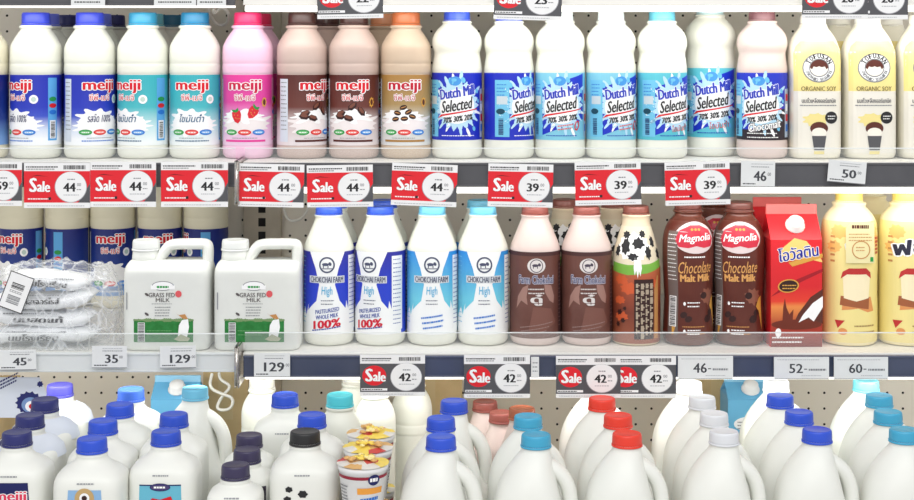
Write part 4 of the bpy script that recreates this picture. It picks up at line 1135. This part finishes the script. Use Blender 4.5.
shelf2(P_G, 714, 2.372, 0, 'chocolate malt bottle behind the gap of the front pair', gp)
shelf2(P_O, 791, D1 - .005, 1, 'red chocolate milk carton with white screw cap, in front', 'red cartons', None, 'carton')
shelf2(P_O, 777, 2.38, 1, 'red chocolate milk carton standing behind the front carton', 'red cartons', None, 'carton')
yp = 'yellow soy milk bottles'
shelf2(P_Y1, 849, D1, 0, 'yellow bottle with card hung on its neck, beside the red carton', yp)
shelf2(P_Y2, 906, D1, 0, 'yellow bottle with navy lettering, cut by the right edge', yp)
shelf2(P_Y2, 870, 2.38, 0, 'yellow bottle in second row behind the gap of the front pair', yp, (248, 244, 226))

GJ = gallon()
put(GJ, (X(170, 2.25), 2.252, Z2 + .0003), 'white flat gallon jug with grip, left of the pair', 'white gallon jugs', 0, 'jug')
put(GJ, (X(259.3, 2.25), 2.252, Z2 + .0003), 'white flat gallon jug with grip, beside the blue-label farm bottle', 'white gallon jugs', 0, 'jug')


# bagged milk pouches
def pouch_bm(L_, dep, t, seed):
    bm = bmesh.new(); rnd = random.Random(seed); nu, nv = 30, 18; ph = [rnd.uniform(0, 6) for _ in range(4)]
    rings = []
    for i in range(nu + 1):
        s = -1 + 2 * i / nu; e = max(.04, (1 - abs(s) ** 9)); x = s * L_
        bend = .004 * math.sin(s * 2 + ph[0]) + .01 * max(0, s - .55)
        ring = []
        for j in range(nv):
            a = 2 * PI * j / nv
            w = 1 + .09 * math.sin(9 * s + 2 * a + ph[1]) * (.4 + abs(s)) + .06 * math.sin(17 * s + 3 * a + ph[2])
            ring.append(bm.verts.new((x, dep * (.55 + .45 * e) * sgnpow(math.cos(a), .8), t * e * w * sgnpow(math.sin(a), .8) + bend)))
        rings.append(ring)
    for a, b in zip(rings, rings[1:]):
        for j in range(nv): bm.faces.new((a[j], a[(j + 1) % nv], b[(j + 1) % nv], b[j]))
    bm.faces.new(rings[0]); bm.faces.new(list(reversed(rings[-1])))
    return bm


PW = mat('pouch_white', (244, 246, 248), rough=.35, bump=.35, nscale=45)
for i, (px, dz, L_, ry, lb) in enumerate(((45, .0165, .082, .0, 'lowest white milk pouch in the clear bag'), (42, .0435, .080, .01, 'second white milk pouch from the bottom of the clear bag'), (46, .0705, .076, -.015, 'third white milk pouch from the bottom of the clear bag'), (50, .0965, .062, .05, 'topmost white milk pouch in the clear bag'))):
    t = .0122
    o = thing('milk_pouch', (X(px, 2.26), 2.262, Z2 + dz), lb, 'pouch', 'milk pouches in the clear bag', 0, ry)
    obj('film_pack', pouch_bm(L_, .034, t, i + 4), PW, o)
    A = Art(); rnd = random.Random(i)
    f = lambda u, v: (Vector((u, -.034 * max(.2, (1 - abs(v / .0145) ** 2.2)) ** .45 - .0022, v)), Vector((0, -1, .4)).normalized())
    A.text(('นมโรงเรียน', 'นมสดแท้', 'นมพาสเจอร์ไรส์', 'นมโรงเรียน')[i], -.008 + .012 * (i % 2), .0005, .075 if i < 3 else .06, .0095, mat('pouch_ink', (36, 36, 42)), 2, .05, .1); A.lines(-.05, .045, .0075, 1, .001, GREYINK, 2, .0014)
    A.finish('print', f, o, .01, .004)

bm = bmesh.new(); bmesh.ops.create_uvsphere(bm, u_segments=96, v_segments=56, radius=1)
rnd = random.Random(5)
from mathutils import noise as mn
for v in bm.verts:
    x, y, z = v.co
    x = sgnpow(x, .5); z2 = sgnpow(z, .5); y = sgnpow(y, .6)
    w = .107 - .022 * max(0, z2) + .01 * max(0, z2) * x
    q = Vector((x * w, y * .052, .0635 + z2 * .0625 - .012 * max(0, x) * max(0, z2)))
    q.z += max(0, z2) * max(0, x) ** 3 * .02
    k = mn.noise(q * 34) * .006 + abs(mn.noise(q * 60 + Vector((3, 1, 2)))) * .010 - .003
    q += v.co.normalized() * k; q.z = max(q.z, .0008) if z2 > -.3 else .0008; q.y = max(-.053, min(.058, q.y))
    v.co = q
o = thing('plastic_bag', (X(52, 2.26), 2.264, Z2), 'crumpled clear plastic bag holding the milk pouches', 'bag')
FILM = clear('bag_film', (240, 243, 246), .26, .12, bump=1.0, nscale=38)
obj('film', bm, FILM, o)
nt = FILM.node_tree; tc = nt.nodes.new('ShaderNodeTexCoord'); vo = nt.nodes.new('ShaderNodeTexVoronoi'); vo.feature = 'DISTANCE_TO_EDGE'; vo.inputs['Scale'].default_value = 42
nz = nt.nodes.new('ShaderNodeTexNoise'); nz.inputs['Scale'].default_value = 20; ad = nt.nodes.new('ShaderNodeVectorMath'); ad.operation = 'MULTIPLY_ADD'; ad.inputs[1].default_value = (.05, .05, .05)
nt.links.new(tc.outputs['Object'], nz.inputs['Vector']); nt.links.new(nz.outputs['Color'], ad.inputs[0]); nt.links.new(tc.outputs['Object'], ad.inputs[2]); nt.links.new(ad.outputs[0], vo.inputs['Vector'])
cr = nt.nodes.new('ShaderNodeValToRGB'); cr.color_ramp.elements[0].position = .0; cr.color_ramp.elements[0].color = (.5, .5, .5, 1); cr.color_ramp.elements[1].position = .09; cr.color_ramp.elements[1].color = (.13, .13, .13, 1)
nt.links.new(vo.outputs['Distance'], cr.inputs['Fac']); nt.links.new(cr.outputs['Color'], nt.nodes['Principled BSDF'].inputs['Alpha'])
A = Art()
A.rect(-.0185, -.0275, .0185, .0275, INK, 0); A.rect(-.0172, -.0262, .0172, .0262, PAPER, 1)
A.barcode(-.010, .004, .009, .013, INK, 2, True); A.lines(-.010, .010, .0005, 2, .0022, GREYINK, 2, .001); A.barcode(-.010, -.018, .009, -.006, GREYINK, 2, True)
s = A.finish('barcode_sticker', flat(0), o, 1, None); s.location = (-.038, -.0585, .088); s.rotation_euler = (-.05, R(20), 0)

# ------------------------------------------------------------------ stock on the bottom shelf
def low(proto, px, D, label, group, cap=None, cat='jug', dx=0, rz=0):
    return put(proto, (X(px, D) + dx, D, Z3 + .0003), label, group, R(rz), cat, cap)


cols = (('blue-capped', JBLUE, ((441, 1.941), (441, 2.036), (454, 2.134)), 'left of the light-blue-capped jugs'),
        ('light-blue-capped', JCYAN, ((536, 1.951), (528, 2.047)), 'between the blue and red capped jugs'),
        ('red-capped', RCAP, ((627, 1.956), (618, 2.052), (602, 2.15), (596, 2.248)), 'in the red-capped column'),
        ('pale-capped', (226, 228, 232), ((724, 1.966), (714, 2.062), (702, 2.158), (689, 2.254)), 'in the pale-capped column'),
        ('blue-capped', JBLUE, ((817, 1.975), (799, 2.071), (780, 2.168), (776, 2.265)), 'right of the pale-capped column'),
        ('teal-capped', JCYAN, ((904, 1.976), (888, 2.072), (879, 2.169), (866, 2.266)), 'at the right edge'))
names = ('front', 'second', 'third', 'fourth and rearmost')
for kind, cp, pos, where in cols:
    for i, (px, D) in enumerate(pos):
        c = cp
        if where == 'at the right edge' and i == 3: c = (112, 206, 222)
        if where == 'right of the pale-capped column' and i == 3: c = (226, 228, 232); kind = 'white-capped'
        low(P_J[c], px, D, '%s handled milk jug, %s one %s' % (kind, names[i], where), 'handled milk jugs: %s, %s' % (kind, where), None if c == JBLUE else c)
low(P_J[LCAP], 195, 2.215, 'light-blue-capped white jug with big loop handle, behind the blue-capped jugs', 'handled jugs, left', LCAP)

P_S1 = slab('navy', NAVYC); P_S1c = slab('navy', NAVYC, dtag=.55); P_S2 = slab('sky', JBLUE); P_S3 = slab('cyan', (44, 80, 200)); P_SB = slab('spots', BLACKC, cr=.0203); P_SP = slab('plain', JBLUE)
P_SS = slab('small', PURPC, a=.0355, b=.034, h=.2015, cr=.0185)
g = 'square milk jugs, left'
low(P_S1, 17, 1.99, 'navy-capped square jug with dark brand label, frontmost at the left edge', g)
low(P_S1c, 30, 2.082, 'navy-capped square jug, second from the front at the left edge', g)
low(P_S1c, 45, 2.175, 'navy-capped square jug with paper collar, third at the left edge', g)
o = low(P_S1c, 60, 2.268, 'violet-capped square jug with printed neck card, rearmost at the left edge', g, PERI)
A = Art(); cw, ch = .036, .030; nv = mat('neck_navy', (34, 40, 104))
A.poly([(-cw, -ch), (cw * .75, -ch), (cw, ch * .2), (cw * .7, ch), (-cw, ch)], mat('collar_paper', (216, 222, 232)), 0)
A.splash(.010, -.008, .019, .016, nv, 1, 14, 1.12, 3); A.ell(.012, -.011, .0135, .0115, mat('collar_blue', (120, 150, 196)), 2); A.ell(.013, -.013, .009, .008, WPRINT, 3); A.ell(.014, -.013, .0045, .004, RED, 4)
A.lines(-.033, -.006, .012, 3, -.005, nv, 2, .0026, .5); A.splash(.026, .02, .004, .004, nv, 2, 7, 1.3, 2)
nc = A.finish('neck_card', flat(0), o, 1); nc.location = (-.043, -.0475, .236)
low(P_S2, 89, 1.958, 'blue-capped square jug with pale blue label and ring picture', g, None, 'jug', .004)
low(P_SP, 103, 2.05, 'blue-capped square jug just behind the pale-blue-label jug', g)
low(P_SP, 120, 2.145, 'blue-capped square jug, third behind the pale-blue-label jug', g)
low(P_SP, 131, 2.24, 'blue-capped square jug at the back behind the pale-blue-label jug', g, (72, 118, 226))
low(P_S3, 163, 1.995, 'blue-capped square jug with cyan label and dark oval', g, None, 'jug', .004)
low(P_SP, 174, 2.088, 'blue-capped square jug just behind the cyan-label jug', g, (44, 80, 200))
sg = 'small purple-capped bottles'
low(P_SS, 234, 1.95, 'small bottle with dark purple cap, front of the three', sg, None, 'bottle', .002)
low(P_SS, 247, 2.024, 'small bottle with dark purple cap, middle of the three', sg, None, 'bottle')
low(P_SS, 250, 2.1, 'small bottle with dark purple cap, rear of the three', sg, None, 'bottle', -.001)
low(P_SB, 305, 1.995, 'black-capped white jug with black cow spots', g)
low(P_SP, 312, 2.085, 'blue-capped square jug just behind the cow-spot jug', g)
low(P_SP, 285, 2.205, 'blue-capped square jug left of the slim cyan-capped bottle', g)
SL = bottle('milk_bottle', [(z * 1.0 + .028 if z > .05 else z, r * .82 if z < .18 else r * .86) for z, r in MPROF], WHITE, CYANC, .0198, .0175)
low(SL, 340, 2.2, 'slim white bottle with bright cyan cap', 'slim bottles', None, 'bottle')
low(SL, 375, 2.272, 'slim white bottle with pale cap under the grey Sale sign', 'slim bottles', (222, 224, 228), 'bottle')
low(SL, 262, 2.31, 'slim white bottle deep behind the blue-capped jug beside the cables', 'slim bottles', (228, 226, 216), 'bottle')
low(SL, 355, 2.35, 'slim white bottle deep behind the slim cyan-capped bottle', 'slim bottles', (228, 226, 216), 'bottle')
low(SL, 412, 2.34, 'slim white bottle deep between the grey Sale signs', 'slim bottles', (228, 226, 216), 'bottle')
BR = bottle('milk_bottle', [(z * (.9 if z > .05 else 1), r * .8 if z < .15 else r * .9) for z, r in CPROF], BEIGEP, REDBR, .0195, .0135)
for px, D, h, lb, cp in ((485, 2.34, 1.085, 'beige bottle with red-brown cap under the grey Sale sign', REDBR), (502, 2.262, 1.095, 'beige bottle with red-brown cap, middle of the three by the jugs', REDBR), (522, 2.2, 1.21, 'beige bottle with orange-brown cap, nearest the light-blue-capped jugs', (172, 96, 66))):
    o = low(BR, px, D, lb, 'brown-capped bottles at the back', cp, 'bottle'); o.scale = (1, 1, h)
low(P_BC, 747, 2.42, 'light blue milk carton at the back behind the pale-capped jugs', 'blue cartons', None, 'carton')
low(P_BC, 178, 2.42, 'light blue milk carton at the back below the left 129 price card', 'blue cartons', None, 'carton')


def yogurt():
    o = thing('yogurt_cup', (0, 0, 0)); h = .0665
    prof = [(0, .022), (.001, .0235), (.004, .0245), (h - .006, .0312), (h - .005, .0325), (h - .001, .0325), (h, .0318)]
    obj('cup', lathe(prof, 44, 0), mat('cup_white', (236, 236, 236), rough=.4, noise=.008), o)
    A = Art(); S = wrap(prof, .03)
    rd = mat('cup_red', (150, 34, 56)); A.rect(-.09, h - .0135, .09, h - .0095, rd, 1)
    A.ell(.016, h - .014, .008, .007, NAVY, 2); A.lines(.0105, .022, h - .016, 1, .001, WPRINT, 3, .0046)
    A.rect(-.006, h - .032, .03, h - .024, mat('cup_orange', (236, 160, 66)), 1); A.lines(-.002, .025, h - .042, 2, .008, MIDBLUE, 2, .0042, .08)
    A.lines(-.036, -.02, h - .024, 8, .0042, GREYINK, 2, .0018); A.rect(-.022, h - .062, -.016, h - .045, PAPER, 1); A.barcode(-.0215, h - .061, -.0165, h - .046, INK, 2, True)
    A.finish('label', S, o, .0045)
    # foil lid with flake picture, its tab turned up
    bm = bmesh.new(); rnd = random.Random(2); n = 40; c = bm.verts.new((0, 0, h + .004)); mid = []; out = []
    for i in range(n):
        t = 2 * PI * i / n
        mid.append(bm.verts.new((.02 * math.cos(t), .02 * math.sin(t), h + .0035 + rnd.uniform(-.0012, .0012)))); out.append(bm.verts.new((.0338 * math.cos(t), .0338 * math.sin(t), h + .0008 + rnd.uniform(0, .0014))))
    for i in range(n):
        j = (i + 1) % n
        f = bm.faces.new((c, mid[i], mid[j])); f.material_index = (1, 1, 2, 0, 3)[(i // 8) % 5]
        f = bm.faces.new((mid[i], out[i], out[j], mid[j])); f.material_index = (1, 0, 1, 3, 0, 2, 0, 1)[(i // 5) % 8]
    lid = obj('foil_lid', bm, [mat('lid_white', (226, 222, 214), rough=.3), mat('lid_yellow', (244, 216, 96), rough=.4), mat('lid_tan', (222, 176, 110), rough=.4), mat('lid_red', (206, 70, 66), rough=.4)], o)
    bm = bmesh.new(); rnd = random.Random(9)
    for i in range(16):
        t, r = rnd.uniform(0, 2 * PI), rnd.uniform(.002, .022)
        m4 = Matrix.Translation((r * math.cos(t), r * math.sin(t), h + .0075)) @ Matrix.Rotation(rnd.uniform(0, 3), 4, 'Z') @ Matrix.Rotation(rnd.uniform(-.6, .6), 4, 'X') @ Matrix.Scale(.42, 4, (0, 0, 1))
        q = bmesh.ops.create_icosphere(bm, subdivisions=1, radius=rnd.uniform(.004, .0065), matrix=m4)
        for v in q['verts']:
            for f in v.link_faces: f.material_index = i % 3
    fl = obj('flake_topping', bm, [mat('lid_yellow', (0, 0, 0)), mat('lid_tan', (0, 0, 0)), mat('flake_pale', (248, 232, 160), rough=.5)], o); fl['kind'] = 'stuff'
    return o


YC = yogurt()
for j, (px, D, lb) in enumerate(((363, 1.93, 'front'), (368, 2.003, 'middle'), (371, 2.076, 'rear'))):
    for k in range(3):
        put(YC, (X(px, D), D, Z3 + .0003 + k * .0765), 'yogurt cup with flake lid, %s of the %s stack beside the cow-spot jug' % (('bottom', 'middle', 'top')[k], lb), 'stacked yogurt cups', R(0 if j == 0 else 140 * j), 'cup')

# boxes standing at the back of the bottom shelf
KR = mat('kraft_card', (204, 178, 132), rough=.75, noise=.03, nscale=22)
def kraft(x0, x1, y0, y1, h, label):
    o = thing('cardboard_box', ((x0 + x1) / 2, (y0 + y1) / 2, Z3 + .0003), label, 'box'); a, b = (x1 - x0) / 2, (y1 - y0) / 2
    bm = bmesh.new(); box(bm, -a, a, -b, b, 0, h, .0012); obj('carton', bm, KR, o, smooth=False)
    bm = bmesh.new(); box(bm, -a + .001, -.001, -b + .002, b - .002, h + .0002, h + .0028); obj('flap', bm, KR, o, smooth=False)
    bm = bmesh.new(); box(bm, .001, a - .001, -b + .002, b - .002, h + .0002, h + .0028); obj('flap', bm, KR, o, smooth=False)
    bm = bmesh.new(); box(bm, -.012, .012, -b - .0006, -b - .0001, h * .55, h); obj('tape', bm, mat('packing_tape', (206, 184, 140), rough=.3), o, smooth=False)
kraft(X(203, 2.5), X(248, 2.5), 2.5, 2.6, .243, 'brown cardboard box at the back behind the looped white cable')
kraft(X(-30, 2.42), X(7, 2.42), 2.36, 2.5, .205, 'brown cardboard box at the back, left edge')
kraft(X(688, 2.55), X(738, 2.55), 2.5, 2.62, .225, 'brown cardboard box at the back behind the pale-capped jugs')
kraft(X(395, 2.55), X(462, 2.55), 2.5, 2.62, .235, 'brown cardboard box at the back behind the blue-capped jugs')

# ------------------------------------------------------------------ loose cables
CB = mat('white_cable', (232, 230, 222), rough=.5, noise=.01)
def cable(pts, label, r=.0024):
    bm = bmesh.new(); tube(bm, [(X(px, D), D, Z(py, D)) for px, py, D in pts], r, 10, None, 3)
    tag(obj('hanging_cable', bm, CB), label, 'cable')
cable([(212, -2, 2.4), (208, 8, 2.4), (214, 24, 2.42), (226, 26, 2.42), (230, 14, 2.4), (222, 6, 2.4), (212, 16, 2.4), (216, 2, 2.4)], 'white looped cable hanging beside the pink cap')
cable([(284, 196, 2.66), (284, 212, 2.64), (290, 222, 2.63), (302, 219, 2.63), (309, 208, 2.64), (312, 190, 2.66)], 'white cable loop hanging below the strawberry price sign')
cable([(212, 374, 2.4), (209, 388, 2.38), (222, 394, 2.38), (234, 398, 2.38), (231, 410, 2.38), (215, 410, 2.38), (222, 396, 2.39), (232, 386, 2.4), (220, 380, 2.4), (219, 373, 2.41)], 'white looped cable above the purple-capped bottles')

# ------------------------------------------------------------------ light, sky, camera
w = bpy.data.worlds.new('store'); bpy.context.scene.world = w; w.use_nodes = True
w.node_tree.nodes['Background'].inputs[0].default_value = lin((250, 250, 252)); w.node_tree.nodes['Background'].inputs[1].default_value = .58


def area(name, loc, rot, sx, sy, e, col=(1, 1, 1)):
    l = bpy.data.lights.new(name, 'AREA'); l.shape = 'RECTANGLE'; l.size = sx; l.size_y = sy; l.energy = e; l.color = col
    o = bpy.data.objects.new(name, l); o.location = loc; o.rotation_euler = rot; C.objects.link(o); return o


area('ceiling_light', (0, .3, 3.0), (R(38), 0, 0), 3.2, .7, 24)
area('aisle_light', (0, -1.2, 2.6), (R(60), 0, 0), 3.5, .8, 30)
for nm, x0, x1, z, y, e in (('led_top', X(440, 2.2), RX, Z(16, 2.2), 2.215, .62), ('led_upper', SPL, RX, Z(196, 2.2), 2.215, .62), ('led_middle', SPL, RX, Z(382, 2.2), 2.225, .95), ('led_top_left', LX, X(440, 2.2), Z(12, 2.2), 2.215, .36), ('fill_upper_left', LX, SPL, Z(196, 2.2), 2.215, .45), ('fill_middle_left', LX, SPL, Z(374, 2.2), 2.225, .65)):
    area(nm, ((x0 + x1) / 2, y, z), (R(50), 0, 0), x1 - x0 - .02, .012, e, (1, .985, .95))  # left lamps under upper and middle shelf are added fill, without tubes

cam = bpy.data.cameras.new('camera'); co = bpy.data.objects.new('camera', cam); C.objects.link(co)
co.location = (0, 0, ZC); co.rotation_euler = (PI / 2, 0, 0)
cam.sensor_width = 36; cam.lens = F / 914 * 36
cam.shift_x = (457 - CX) / 914; cam.shift_y = -(250 - CY) / 914
sc = bpy.context.scene; sc.camera = co
sc.view_settings.view_transform = 'Standard'; sc.view_settings.look = 'None'; sc.view_settings.exposure = 0.14
